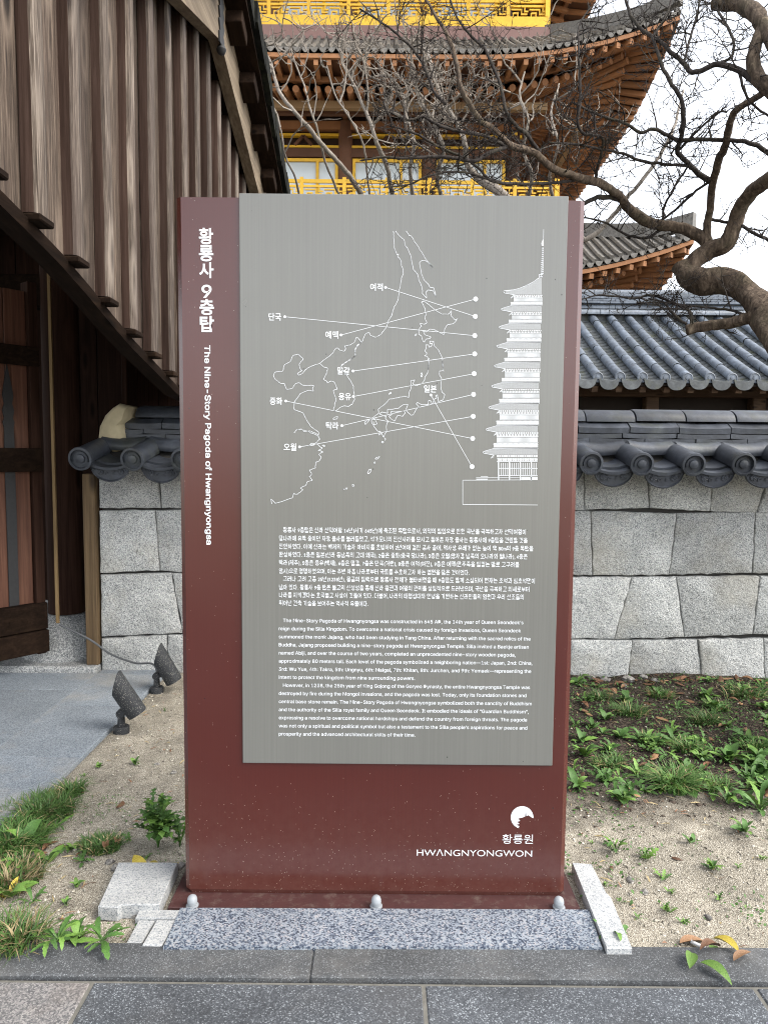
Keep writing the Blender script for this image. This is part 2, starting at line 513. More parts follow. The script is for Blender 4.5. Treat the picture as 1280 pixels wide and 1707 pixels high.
def stone(poly):                 # poly: corner list (x,z), counter-clockwise seen from the front
    out = []
    n = len(poly)
    for i in range(n):
        a = Vector(poly[i]); b = Vector(poly[(i + 1) % n])
        L = (b - a).length; k = max(2, int(L / 0.035))
        d = (b - a).normalized(); nn = Vector((d.y, -d.x))
        for j in range(k):
            f = j / k; p = a.lerp(b, f)
            amp = 0.0055 * min(1, 4 * min(f, 1 - f) + .3)
            out.append(p + nn * amp * (mnoise.noise(Vector((p.x * 21, p.y * 21, i * .3))) * 1.4))
    c = sum(out, Vector((0, 0))) / len(out)
    mb = MB(); m = len(out); off = rnd.uniform(-.006, .007)
    rings = [(0.0, .10), (0.0, .008), (0.0035, .002), (0.018, -.003)]
    vs = []
    for ins, y in rings:
        for p in out:
            q = p - c; q2 = p - q.normalized() * ins if q.length > ins else p
            bump = 0.004 * mnoise.noise(Vector((q2.x * 14, q2.y * 14, 5))) if y < .05 else 0
            vs.append((q2.x, WY + y + off * (y < .05) + bump, q2.y))
    fs = []
    for r_ in range(3):
        for i in range(m):
            j = (i + 1) % m
            fs.append((r_ * m + i, r_ * m + j, (r_ + 1) * m + j, (r_ + 1) * m + i))
    vs.append((c.x, WY - .009 + off, c.y)); ci = len(vs) - 1
    for i in range(m): fs.append((3 * m + i, 3 * m + (i + 1) % m, ci))
    mb.add(vs, fs)
    mb.build('stone', M['wall_granite'], wall, True)

def wx(px, py): p = at(px, py, WY); return (p.x, p.z)
# vertical joints of each course as (x top, y top, x bottom, y bottom) in the wall's own plane
courses = [
    [(163, 758, 165, 848), (263, 763, 269, 848), (380, 764, 377, 849), (470, 764, 473, 850), (590, 765, 588, 851), (690, 765, 693, 849), (800, 766, 797, 850), (890, 767, 884, 851), (972, 768, 974, 851), (1081, 769, 1083, 848), (1191, 770, 1184, 853), (1290, 771, 1262, 856), (1380, 772, 1384, 857), (1500, 773, 1495, 858)],
    [(165, 851, 166, 956), (259, 850, 267, 952), (372, 851, 378, 957), (500, 852, 492, 957), (610, 853, 618, 958), (740, 852, 731, 959), (860, 853, 866, 958), (984, 851, 987, 960), (1128, 855, 1115, 959), (1260, 853, 1255, 956), (1385, 859, 1391, 962), (1520, 860, 1514, 963)],
    [(167, 958, 169, 1062), (286, 955, 304, 1056), (400, 958, 396, 1060), (530, 959, 536, 1061), (650, 960, 640, 1062), (770, 961, 779, 1063), (905, 961, 898, 1064), (1053, 962, 1024, 1066), (1127, 961, 1140, 1063), (1267, 960, 1254, 1058), (1410, 963, 1414, 1066), (1540, 964, 1530, 1067)],
    [(169, 1064, 170, 1135), (280, 1058, 278, 1136), (420, 1062, 426, 1137), (560, 1063, 556, 1138), (700, 1064, 707, 1139), (830, 1066, 822, 1140), (950, 1066, 948, 1141), (1054, 1067, 1045, 1142), (1163, 1066, 1171, 1143), (1272, 1064, 1275, 1144), (1400, 1068, 1408, 1146), (1550, 1069, 1544, 1148)],
]
G = 0.0012
for c in courses:
    for a, b in zip(c[:-1], c[1:]):
        tl, bl = wx(a[0], a[1]), wx(a[2], a[3]); tr, br = wx(b[0], b[1]), wx(b[2], b[3])
        g = G + rnd.uniform(0, .0022); cut = rnd.uniform(0, .012)
        p = [(bl[0] + g, bl[1] + g), (br[0] - g, br[1] + g), (tr[0] - g, tr[1] - g - cut * .6), (tr[0] - g - cut, tr[1] - g), (tl[0] + g, tl[1] - g)]
        stone(p)

# ---- coping
PITCH_T = 0.2559
EY = 3.60                                     # plane of the round tile ends
def disc_x(n): return -1.522 + n * PITCH_T
N0, N1 = 0, 21
RT_R = 0.056
# round tile with its end disc, axis along Y, front at y=0
def round_tile_mesh(L=0.33, r=RT_R):
    mb = MB(); n = 14; vs = []; fs = []
    secs = [0.0, 0.02, L * .5, L]
    for rr, flip in ((r, 0), (r - .016, 1)):
        for y in secs:
            for k in range(n + 1):
                a = -.35 + (math.pi + .7) * k / n
                vs.append((rr * math.cos(a), y, rr * math.sin(a)))
    w = n + 1; blk = w * len(secs)
    for f in (0, 1):
        for i in range(len(secs) - 1):
            for k in range(n):
                a = f * blk + i * w + k
                fs.append((a, a + 1, a + 1 + w, a + w))
    for i in range(len(secs) - 1):
        for k in (0, n):
            a = i * w + k
            fs.append((a, a + w, a + w + blk, a + blk))
    mb.add(vs, fs)
    # stepped disc: rim, sunk field, boss
    mb.lathe([(r * .5, .022), (r * 1.05, .022), (r * 1.08, .012), (r * 1.05, -.001), (r * .86, -.003), (r * .82, .010), (r * .42, .009), (r * .38, .000), (r * .20, -.004), (0.001, -.004)], 28, (0, 0, 0), 'Y')
    return mb.mesh('round_tile', M['tile'], True)
rt_me = round_tile_mesh()

def drip_mesh():
    """pan tile end plate: sagging crescent with a raised rim, two flowers and scrolls"""
    hw = 0.112; mb = MB(); n = 26
    def top(u): return -0.004 - 0.030 * (1 - u * u)
    def bot(u):
        s = abs(u)
        z = -0.094 * (1 - s ** 2.6) ** .62 if s < 1 else 0
        if s > .80: z += 0.012 * math.sin((s - .8) / .2 * math.pi)
        return min(top(u) - .003, z - .012 * (1 - s))
    us = [-1 + 2 * i / n for i in range(n + 1)]
    vs = []; fs = []
    def row(zf, y): 
        for u in us: vs.append((u * hw, y, zf(u)))
    mid = lambda f: (lambda u: top(u) + (bot(u) - top(u)) * f)
    for zf, y in ((top, .014), (top, -.002), (mid(.08), -.004), (mid(.13), .004), (mid(.86), .004), (mid(.92), -.006), (bot, -.004), (bot, .014)):
        row(zf, y)
    w = n + 1
    for r_ in range(8):
        for i in range(n):
            a = r_ * w + i; b = ((r_ + 1) % 8) * w + i
            fs.append((a, a + 1, b + 1, b))
    mb.add(vs, fs)
    for sx in (-1, 1):
        cx, cz = sx * .052, -.052
        for k in range(10):
            a = 2 * math.pi * k / 10
            mb.tube([(cx + math.cos(a) * .005, -.000, cz + math.sin(a) * .005), (cx + math.cos(a) * .0165, .000, cz + math.sin(a) * .0165)], [.0024, .0044], 5)
        mb.lathe([(.004, .004), (.004, -.004), (.0005, -.005)], 8, (cx, 0, cz), 'Y')
        for (ox, oz, r0, tw) in ((.018, -.062, .011, 1), (.030, -.036, .008, -1), (.082, -.046, .009, 1), (.074, -.032, .006, -1)):
            pts = []
            for k in range(11):
                f = k / 10; a = f * 4.6 * tw + sx
                rr = r0 * (1 - .65 * f)
                pts.append((sx * (ox + rr * math.cos(a)), .0015, oz + rr * math.sin(a)))
            mb.tube(pts, [.0034 * (1 - .5 * k / 10) for k in range(11)], 5)
    return mb.mesh('drip_tile', M['tile_drip'], True)
drip_me = drip_mesh()

def pan_mesh(L=0.28, hw=0.112, sag=.030):
    mb = MB(); n = 10; vs = []; fs = []
    for dz in (0, -.014):
        for y in (0, L):
            for k in range(n + 1):
                u = -1 + 2 * k / n
                vs.append((u * hw, y, -sag * (1 - u * u) + dz))
    w = n + 1
    for k in range(n):
        fs += [(k, k + 1, k + 1 + w, k + w), (2*w + k, 2*w + k + 1, 2*w + k + 1 + w, 2*w + k + w), (k, k + 1, k + 1 + 2*w, k + 2*w)]
    mb.add(vs, fs)
    return mb.mesh('pan_tile', M['tile'], True)
pan_me = pan_mesh()

cop = MB()
SL = math.atan(0.21)
rotS = Matrix.Rotation(SL, 4, 'X')
for k in range(N0, N1 + 1):
    x = disc_x(k); jit = rnd.uniform(-.004, .004)
    lk = T(x + jit, EY - .034 + rnd.uniform(-.006, .006), 1.172 + rnd.uniform(-.003, .003)) @ rotS @ Matrix.Rotation(rnd.uniform(-.03, .03), 4, 'Z')
    link('round_tile', rt_me, wall, lk)
    if k < N1:
        xm = x + PITCH_T / 2
        link('drip_tile', drip_me, wall, T(xm + jit, EY + .012 + rnd.uniform(-.004, .004), 1.156 + rnd.uniform(-.004, .004)) @ Matrix.Rotation(SL * .4 + .06, 4, 'X') @ Matrix.Rotation(rnd.uniform(-.03, .03), 4, 'Y'))
        link('pan_tile', pan_me, wall, T(xm, EY, 1.158) @ rotS)
        link('pan_tile', pan_me, wall, T(xm + rnd.uniform(-.004, .004), EY + .055, 1.182) @ rotS)
# bedding clay under the tiles and inside the ridge
MB().prism([(WY + .03, 1.05), (WY + .47, 1.05), (WY + .47, 1.36), (3.94, 1.36), (3.94, 1.27), (3.86, 1.22), (EY + .16, 1.165), (EY + .10, 1.125), (WY + .03, 1.125)], -1.50, 6.4, 'X').build('bedding', M['core'], wall)
# curved filler tiles standing between the round tiles (each a half pipe lying along the wall)
fl = MB(); n = 8; vs = []; fs = []
for i, x in enumerate((-.118, -.06, 0, .06, .118)):
    drop = -.012 * (1 - (x / .118) ** 2)
    for k in range(n + 1):
        a = math.pi * (.02 + .62 * k / n)
        vs.append((x, -.075 * math.cos(math.pi * .5 - a) * .95 + .0, .070 * math.cos(a) * .7 + drop))
for i in range(4):
    for k in range(n): fs.append((i * (n + 1) + k, i * (n + 1) + k + 1, (i + 1) * (n + 1) + k + 1, (i + 1) * (n + 1) + k))
fl.add(vs, fs)
fill_me = fl.mesh('filler_tile', M['tile'], True)
for k in range(N0, N1):
    link('filler_tile', fill_me, wall, T(disc_x(k) + PITCH_T / 2 + rnd.uniform(-.004, .004), EY + .262, 1.248 + rnd.uniform(-.003, .003)) @ Matrix.Rotation(rnd.uniform(-.02, .02), 4, 'Y'))
# flat ridge courses and the top roll
RY = 4.06
def ridge_course(z0, z1, yf, length, off, tilt, ch=.004, x0=-1.42):
    x = x0 - off
    while x < 6.3:
        L = length * rnd.uniform(.94, 1.06); a = max(x, x0 + rnd.uniform(-.012, .012))
        if x + L - a > .05:
            mb = MB(); b = x + L
            bow = .012
            pts = []
            m = 6
            for i in range(m + 1):
                f = i / m; xx = a + .0025 + (b - a - .005) * f
                s = -bow * (4 * f * (1 - f)) * .35
                pts.append((xx, s))
            vs = []
            for xx, s in pts:
                vs += [(xx, yf, z0 + s), (xx, yf - .003 * tilt, (z0 + z1) / 2 + s), (xx, yf + .05 * tilt, z1 + s), (xx, RY, z1 + s), (xx, RY, z0 + s)]
            fs = []
            for i in range(m):
                for k in range(5):
                    p_, q_ = i * 5 + k, i * 5 + (k + 1) % 5
                    fs.append((p_, q_, q_ + 5, p_ + 5))
            fs += [(0, 1, 2, 3, 4), tuple(m * 5 + k for k in range(5))]
            mb.add(vs, fs)
            o = mb.build('ridge_tile', M['tile'], wall, True)
            o.matrix_basis = T(0, rnd.uniform(-.005, .005), rnd.uniform(-.002, .002))
        x += L
ridge_course(1.284, 1.308, 3.875, .285, .05, 0)
ridge_course(1.311, 1.335, 3.880, .285, .17, 0)
ridge_course(1.339, 1.398, 3.886, .285, .08, 1)
# roll tiles on top (half pipes along X)
x = -1.37
while x < 6.3:
    L = .272; mb = MB(); vs = []; fs = []; n = 12
    for i, (xx, rr) in enumerate(((x + .002, .092), (x + .02, .096), (x + L - .004, .094))):
        for k in range(n + 1):
            a = math.pi * k / n
            vs.append((xx, RY - .02 - math.cos(a) * rr * 1.25, 1.402 + math.sin(a) * rr * .74))
    for i in range(2):
        for k in range(n): fs.append((i * (n + 1) + k, i * (n + 1) + k + 1, (i + 1) * (n + 1) + k + 1, (i + 1) * (n + 1) + k))
    fs += [tuple(range(n + 1)), tuple(range(2 * (n + 1), 3 * (n + 1)))]
    mb.add(vs, fs)
    o = mb.build('ridge_tile', M['tile'], wall, True)
    o.matrix_basis = T(0, rnd.uniform(-.004, .004), rnd.uniform(-.003, .003))
    x += L + .003
# pale plaster closing the coping's end beside the gate post
pl = MB(); vs = []; fs = []
outl = [(-1.535, 1.205), (-1.545, 1.28), (-1.535, 1.345), (-1.505, 1.405), (-1.465, 1.445), (-1.425, 1.470), (-1.375, 1.455), (-1.385, 1.40), (-1.41, 1.36), (-1.405, 1.30), (-1.40, 1.24), (-1.44, 1.20)]
m = len(outl)
for (ins, y) in ((0, 4.12), (0, 3.86), (.012, 3.835), (.03, 3.825)):
    cx = sum(p[0] for p in outl) / m; cz = sum(p[1] for p in outl) / m
    for (x_, z_) in outl:
        d = Vector((x_ - cx, z_ - cz)); d = d * (1 - ins / d.length)
        vs.append((cx + d.x + .004 * mnoise.noise(Vector((x_ * 30, y * 30, z_ * 30))), y + .006 * mnoise.noise(Vector((x_ * 20, 2, z_ * 20))), cz + d.y))
for r_ in range(3):
    for i in range(m): fs.append((r_ * m + i, r_ * m + (i + 1) % m, (r_ + 1) * m + (i + 1) % m, (r_ + 1) * m + i))
fs.append(tuple(range(3 * m, 4 * m)))
pl.add(vs, fs)
pl.build('plaster_end', M['plaster'], wall, True)
# ================================================================ Korean lettering drawn stroke by stroke
LEADS = 'ㄱㄲㄴㄷㄸㄹㅁㅂㅃㅅㅆㅇㅈㅉㅊㅋㅌㅍㅎ'
VOWELS = 'ㅏㅐㅑㅒㅓㅔㅕㅖㅗㅘㅙㅚㅛㅜㅝㅞㅟㅠㅡㅢㅣ'
TAILS = ['', 'ㄱ', 'ㄲ', 'ㄱㅅ', 'ㄴ', 'ㄴㅈ', 'ㄴㅎ', 'ㄷ', 'ㄹ', 'ㄹㄱ', 'ㄹㅁ', 'ㄹㅂ', 'ㄹㅅ', 'ㄹㅌ', 'ㄹㅍ', 'ㄹㅎ', 'ㅁ', 'ㅂ', 'ㅂㅅ', 'ㅅ', 'ㅆ', 'ㅇ', 'ㅈ', 'ㅊ', 'ㅋ', 'ㅌ', 'ㅍ', 'ㅎ']
DOUBLE = {'ㄲ': 'ㄱㄱ', 'ㄸ': 'ㄷㄷ', 'ㅃ': 'ㅂㅂ', 'ㅆ': 'ㅅㅅ', 'ㅉ': 'ㅈㅈ'}
def ring(cx, cy, rx, ry, n=16): return [(cx + rx * math.cos(2 * math.pi * k / n), cy + ry * math.sin(2 * math.pi * k / n)) for k in range(n + 1)]
CONS = {
 'ㄱ': [[(0, 1), (1, 1), (.96, .55), (.80, 0)]],
 'ㄴ': [[(0, 1), (0, 0), (1, 0)]],
 'ㄷ': [[(1, 1), (0, 1), (0, 0), (1, 0)]],
 'ㄹ': [[(0, 1), (1, 1), (1, .5), (0, .5), (0, 0), (1, 0)]],
 'ㅁ': [[(0, 0), (0, 1), (1, 1), (1, 0), (0, 0)]],
 'ㅂ': [[(0, 1), (0, 0), (1, 0), (1, 1)], [(0, .52), (1, .52)]],
 'ㅅ': [[(.5, 1), (.46, .62), (.02, 0)], [(.47, .60), (.98, 0)]],
 'ㅇ': [ring(.5, .5, .5, .5)],
 'ㅈ': [[(.02, 1), (.98, 1)], [(.5, 1), (.46, .58), (.02, 0)], [(.47, .56), (.98, 0)]],
 'ㅊ': [[(.28, 1.06), (.72, 1.06)], [(.02, .74), (.98, .74)], [(.5, .74), (.46, .45), (.02, 0)], [(.47, .44), (.98, 0)]],
 'ㅋ': [[(0, 1), (1, 1), (.96, .55), (.80, 0)], [(.05, .52), (.95, .52)]],
 'ㅌ': [[(1, 1), (0, 1), (0, 0), (1, 0)], [(0, .5), (.92, .5)]],
 'ㅍ': [[(0, 1), (1, 1)], [(0, 0), (1, 0)], [(.27, 1), (.27, 0)], [(.73, 1), (.73, 0)]],
 'ㅎ': [[(.32, 1.08), (.68, 1.08)], [(0, .80), (1, .80)], ring(.5, .30, .34, .31)],
}
# vowels as stems: v = uprights with ticks, h = floor line with ticks
VERT = {'ㅏ': ([.25], [(.25, .9, .52)]), 'ㅐ': ([.12, .85], [(.12, .85, .52)]), 'ㅑ': ([.25], [(.25, .9, .66), (.25, .9, .38)]), 'ㅒ': ([.12, .85], [(.12, .85, .64), (.12, .85, .40)]),
        'ㅓ': ([.75], [(.05, .75, .52)]), 'ㅔ': ([.40, .92], [(-.12, .40, .52)]), 'ㅕ': ([.75], [(.05, .75, .66), (.05, .75, .38)]), 'ㅖ': ([.40, .92], [(-.12, .40, .64), (-.12, .40, .40)]), 'ㅣ': ([.55], [])}
HORI = {'ㅗ': [(.5, 1)], 'ㅛ': [(.3, 1), (.7, 1)], 'ㅜ': [(.5, -1)], 'ㅠ': [(.3, -1), (.7, -1)], 'ㅡ': []}
MIXED = {'ㅘ': ('ㅗ', 'ㅏ'), 'ㅙ': ('ㅗ', 'ㅐ'), 'ㅚ': ('ㅗ', 'ㅣ'), 'ㅝ': ('ㅜ', 'ㅓ'), 'ㅞ': ('ㅜ', 'ㅔ'), 'ㅟ': ('ㅜ', 'ㅣ'), 'ㅢ': ('ㅡ', 'ㅣ')}
def cons_strokes(c, x0, y0, x1, y1):
    c = DOUBLE.get(c, c)
    if len(c) == 2:
        m = (x0 + x1) / 2; g = (x1 - x0) * .06
        return cons_strokes(c[0], x0, y0, m - g, y1) + cons_strokes(c[1], m + g, y0, x1, y1)
    return [[(x0 + (x1 - x0) * a, y0 + (y1 - y0) * b) for a, b in s] for s in CONS[c]]
def vert_strokes(v, x0, y0, x1, y1):
    stems, ticks = VERT[v]; X = lambda a: x0 + (x1 - x0) * a; Yv = lambda b: y0 + (y1 - y0) * b
    return [[(X(a), y0), (X(a), y1)] for a in stems] + [[(X(a), Yv(h)), (X(b), Yv(h))] for a, b, h in ticks]
def hori_strokes(v, x0, x1, y0, y1):
    ticks = HORI[v]; up = ticks and ticks[0][1] > 0
    yl = y0 if up else (y1 if ticks else (y0 + y1) / 2)
    return [[(x0, yl), (x1, yl)]] + [[(x0 + (x1 - x0) * a, yl), (x0 + (x1 - x0) * a, y1 if d > 0 else y0)] for a, d in ticks]
def syllable(ch_):
    k = ord(ch_) - 0xAC00
    L, V, Tt = LEADS[k // 588], VOWELS[(k % 588) // 28], TAILS[k % 28]
    out = []
    if V in VERT:
        if Tt: out += cons_strokes(L, .08, .50, .50, .92) + vert_strokes(V, .58, .42, .92, 1.0)
        else: out += cons_strokes(L, .08, .18, .50, .86) + vert_strokes(V, .58, .0, .92, 1.0)
    elif V in HORI:
        if Tt: out += cons_strokes(L, .20, .66, .80, .94) + hori_strokes(V, .04, .96, .38, .54)
        else: out += cons_strokes(L, .18, .46, .82, .92) + hori_strokes(V, .04, .96, .08, .34)
    else:
        h, v = MIXED[V]
        if Tt: out += cons_strokes(L, .10, .66, .56, .94) + hori_strokes(h, .04, .64, .40, .55) + vert_strokes(v, .70, .34, .96, 1.0)
        else: out += cons_strokes(L, .10, .50, .56, .92) + hori_strokes(h, .04, .64, .16, .38) + vert_strokes(v, .70, .0, .96, 1.0)
    if Tt: out += cons_strokes(Tt, .20, .03, .86, .27)
    return out
def stroke_faces(strokes, w, ox=0.0, sx=.86, oy=-.07, sy=.88):
    """flat ribbons for a list of polylines, in em units"""
    vs = []; fs = []
    for s in strokes:
        pts = [Vector((ox + x * sx, oy + y * sy)) for x, y in s]; n = len(pts)
        closed = (pts[0] - pts[-1]).length < 1e-6
        base = len(vs)
        for i, p in enumerate(pts):
            a = pts[i - 1] if i else (pts[-2] if closed else None)
            b = pts[i + 1] if i < n - 1 else (pts[1] if closed else None)
            da = (p - a).normalized() if a is not None else None
            db = (b - p).normalized() if b is not None else None
            if da is None: d = db; sc_ = 1
            elif db is None: d = da; sc_ = 1
            else:
                d = da + db
                d = d.normalized() if d.length > 1e-5 else da
                sc_ = min(1.5, 1 / max(.4, d.dot(da)))
            nn = Vector((-d.y, d.x)) * (w / 2 * sc_)
            q = p
            if not closed and i == 0: q = p - db * w * .3
            if not closed and i == n - 1: q = p + da * w * .3
            vs += [(q.x + nn.x, q.y + nn.y), (q.x - nn.x, q.y - nn.y)]
        for i in range(n - 1): fs.append((base + 2 * i, base + 2 * i + 1, base + 2 * i + 3, base + 2 * i + 2))
    return vs, fs
# ================================================================ information sign
SY = 1.854                                   # plane of the red face
def signmat(name, col, rough, streak, specks, chips=False, spec=0.5):
    t = NT(name, rough, spec)
    t.coords(False)
    v = t.noise(1.0, 3, 0.6, 0, t.mapped((260, 260, 2.2), False))
    big = t.noise(2.2, 4, 0.55)
    c = t.mix(t.math('MULTIPLY', t.ramp(v, [(0.3, 0), (0.7, 1)]), streak), col, tuple(x * .72 for x in col))
    c = t.mix(t.math('MULTIPLY', t.ramp(big, [(0.35, 0), (0.75, 1)]), .18), c, tuple(x * 1.25 for x in col))
    if chips:                                 # splashed sand dried on the lower face
        tc = t.node('ShaderNodeTexCoord').outputs['Object']
        sp = t.node('ShaderNodeSeparateXYZ'); t.l.new(tc, sp.inputs[0])
        low = t.ramp(t.math('MULTIPLY', sp.outputs[2], 1.0), [(0.0, 1.0), (0.34, 0.0)])
        d = t.voro(360, t.mapped((1, 1, .6), False))
        rc = t.voro(360, t.mapped((1, 1, .6), False), out='Color')
        s2 = t.node('ShaderNodeSeparateColor'); t.l.new(rc, s2.inputs[0])
        pick = t.math('GREATER_THAN', t.math('ADD', s2.outputs[0], t.math('MULTIPLY', low, .10)), .992)
        dot = t.math('LESS_THAN', d, 0.22)
        c = t.mix(t.math('MULTIPLY', t.math('MULTIPLY', pick, dot), .75), c, (0.48, 0.40, 0.33))
        c = t.mix(t.math('MULTIPLY', low, t.math('MULTIPLY', t.noise(40, 5, .7), .16)), c, (0.30, 0.22, 0.18))
    if specks:                                # tiny dark spots of dirt
        d = t.voro(34, t.mapped((1, 1, .8), False))
        rc = t.voro(34, t.mapped((1, 1, .8), False), out='Color')
        s3 = t.node('ShaderNodeSeparateColor'); t.l.new(rc, s3.inputs[0])
        pk = t.math('MULTIPLY', t.math('GREATER_THAN', s3.outputs[1], 1 - specks), t.math('LESS_THAN', d, t.math('MULTIPLY', s3.outputs[2], .075)))
        c = t.mix(t.math('MULTIPLY', pk, .85), c, (0.02, 0.02, 0.018))
    t.color(c)
    t.b.inputs['IOR'].default_value = 1.65
    t.bump(v, 0.02, 0.001)
    t.rough(t.math('ADD', t.math('MULTIPLY', t.noise(6, 4), .12), rough - .06))
    return t.mat
M['sign_red'] = signmat('sign_red', (0.070, 0.0125, 0.0085), 0.24, 0.35, 0.10, True, 0.5)
M['sign_grey'] = signmat('sign_grey', (0.160, 0.159, 0.144), 0.25, 0.42, 0.16, False, 0.5)
M['white_print'] = flat('white_print', (0.80, 0.82, 0.84), 0.5, 0.03, 60, vary=(1, 1))
M['bolt_grey'] = flat('bolt_grey', (0.26, 0.28, 0.30), 0.5, 0.2, 120, vary=(.9, 1.1), bump=.2)
def dusty():
    t = NT('base_red', .6)
    t.coords(False)
    c = t.mix(t.noise(20, 5, .7), (0.035, 0.012, 0.012), (0.075, 0.026, 0.024))
    c = t.mix(t.ramp(t.noise(22, 8, .8), [(.52, 0), (.70, .45)]), c, (0.20, 0.17, 0.14))
    t.color(c); t.bump(t.noise(60, 4), .4, .003)
    return t.mat
M['base_red'] = dusty()

sign = thing('information_sign', (-0.015, SY + .08, 0), 'tall dark red sign with a grey panel showing a map and pagoda drawing', 'sign')
sign['kind'] = 'thing'
bx0, bx1, bz0, bz1, dep = -0.533, 0.502, 0.004, 1.849, 0.17
ch = 0.012
mb = MB()
vs = []; fs = []
pr = [(bx0, SY + ch * .75), (bx0 + ch, SY), (bx1 - ch, SY), (bx1, SY + ch * .75), (bx1, SY + dep), (bx0, SY + dep)]
for z in (bz0, bz0 + .012, bz1):
    for i, (x, y) in enumerate(pr):
        dx = .006 if (z == bz0 and i in (0, 1)) else (-.006 if (z == bz0 and i in (2, 3)) else 0)
        vs.append((x + dx, y + (.004 if z == bz0 else 0) * (i < 4), z))
n = 6
for r_ in range(2):
    for i in range(n): fs.append((r_ * n + i, r_ * n + (i + 1) % n, (r_ + 1) * n + (i + 1) % n, (r_ + 1) * n + i))
fs += [tuple(range(n)), tuple(range(2 * n, 3 * n))]
mb.add(vs, fs)
mb.build('body', M['sign_red'], sign)
PX0, PX1, PZ0, PZ1 = -0.3725, 0.4575, 0.375, 1.8575
PY = SY - 0.006
panel = MB().cbox((PX0, PY, PZ0), (PX1, SY + .05, PZ1), 0.0012).build('information_panel', M['sign_grey'], sign)
MB().cbox((bx0 - .030, SY - .062, -.01), (bx1 + .030, SY + .20, 0.004), .002).build('base_plate', M['base_red'], sign)
for px, py in ((321, 1504), (627, 1505), (931, 1507)):
    p = ground(px, py + 6, 0.006)
    MB().lathe([(.0165, .0), (.0165, .003), (.0125, .004), (.0125, .012), (.0135, .013), (.013, .020), (.0105, .026), (.006, .0295), (.001, .0305)], 16, (p.x, p.y, .006)).build('bolt', M['bolt_grey'], sign, True)

TY = PY - 0.0007                              # print lies on the panel
def P(px, py, Y=None):
    p = at(px, py, TY if Y is None else Y); return (p.x, p.z)
# the sign stands plumb; the camera is rolled by ROLL, so text runs level in the world

import os
try:                                          # the sans that ships with Blender itself; its built-in face is the fallback
    SANS = bpy.data.fonts.load(os.path.join(bpy.utils.system_resource('DATAFILES', path='fonts'), 'Inter.woff2'))
except Exception:
    SANS = None
JOBS = []
LATIN = {}
def load_latin(chars):                        # digits and marks inside the Korean lines
    tmps = []
    for ch_ in chars:
        for body in (ch_, ch_ + ch_):
            c = font_mesh('mark', body, .012, 1)
            o_ = bpy.data.objects.new('mark', c); COL.objects.link(o_); tmps.append((ch_, body, o_, c))
    dg = bpy.context.evaluated_depsgraph_get(); dg.update()
    for ch_, body, o_, c in tmps:
        me = bpy.data.meshes.new_from_object(o_.evaluated_get(dg))
        if body == ch_: LATIN[ch_] = [0, [(v.co.x, v.co.y) for v in me.vertices], [tuple(p.vertices) for p in me.polygons]]
        else: LATIN[ch_][0] = max(v.co.x for v in me.vertices) - max(v[0] for v in LATIN[ch_][1])
        bpy.data.meshes.remove(me)
    for ch_, body, o_, c in tmps:
        bpy.data.objects.remove(o_); bpy.data.curves.remove(c)
def glyph_job(name, body, fn, parent, w):
    x = 0.0; vs = []; fs = []
    for ch_ in body:
        if ch_ == ' ': x += .25; continue
        n = len(vs)
        if ch_ in LATIN:
            adv, gv_, gf_ = LATIN[ch_]
            vs += [(x + a * 1.12, b * 1.12) for a, b in gv_]; fs += [tuple(i + n for i in t_) for t_ in gf_]; x += adv * 1.12
        else:
            gv_, gf_ = stroke_faces(syllable(ch_), w)
            vs += [(x + a, b) for a, b in gv_]; fs += [tuple(i + n for i in t_) for t_ in gf_]; x += .92
    b = (min(v[0] for v in vs), max(v[0] for v in vs), min(v[1] for v in vs), max(v[1] for v in vs))
    MB().add([fn(x_, y_, b) for x_, y_ in vs], fs).build(name, M['white_print'], parent, recalc=False)
def font_mesh(name, body, bold=0.0, res=2, sans=True):
    """queue a line of lettering; the job's shaping function runs once all lines are evaluated together"""
    c = bpy.data.curves.new(name, 'FONT')
    c.body = body; c.size = 1.0; c.resolution_u = res; c.offset = bold
    if sans and SANS: c.font = SANS
    c.fill_mode = 'FRONT'
    return c
def flush_jobs():
    tmps = []
    for c, fn, name, parent in JOBS:
        tmp = bpy.data.objects.new(name, c); COL.objects.link(tmp); tmps.append(tmp)
    dg = bpy.context.evaluated_depsgraph_get(); dg.update()
    for tmp, (c, fn, name, parent) in zip(tmps, JOBS):
        me = bpy.data.meshes.new_from_object(tmp.evaluated_get(dg))
        me.materials.clear(); me.materials.append(M['white_print'])
        b = bounds(me)
        for v in me.vertices: v.co = fn(v.co.x, v.co.y, b)
        link(name, me, parent)
    for tmp, (c, fn, name, parent) in zip(tmps, JOBS):
        bpy.data.objects.remove(tmp); bpy.data.curves.remove(c)
    JOBS.clear()
load_latin('0123456789().,m')
def bounds(me):
    xs = [v.co.x for v in me.vertices]; ys = [v.co.y for v in me.vertices]
    return min(xs), max(xs), min(ys), max(ys)
def put_text(name, body, px0, py0, px1, em_px, parent, bold=0.012, Y=None, mode='base', res=2, sans=True, table=None):
    """body set on one line from px0 to px1 with its optical centre at py0 (photograph pixels -> panel metres)"""
    Y = TY if Y is None else Y
    a = at(px0, py0, Y); e = at(px1, py0, Y)
    s = em_px * (Y / FPX)
    fn = (lambda x, y, b: (a.x + (x - b[0]) * (e.x - a.x) / (b[1] - b[0]), Y, a.z + (y - (0.30 if mode == 'base' else (b[2] + b[3]) / 2)) * s))
    if table is not None: glyph_job(name, body, fn, parent, table)
    else: JOBS.append((font_mesh(name, body, bold, res, sans), fn, name, parent))

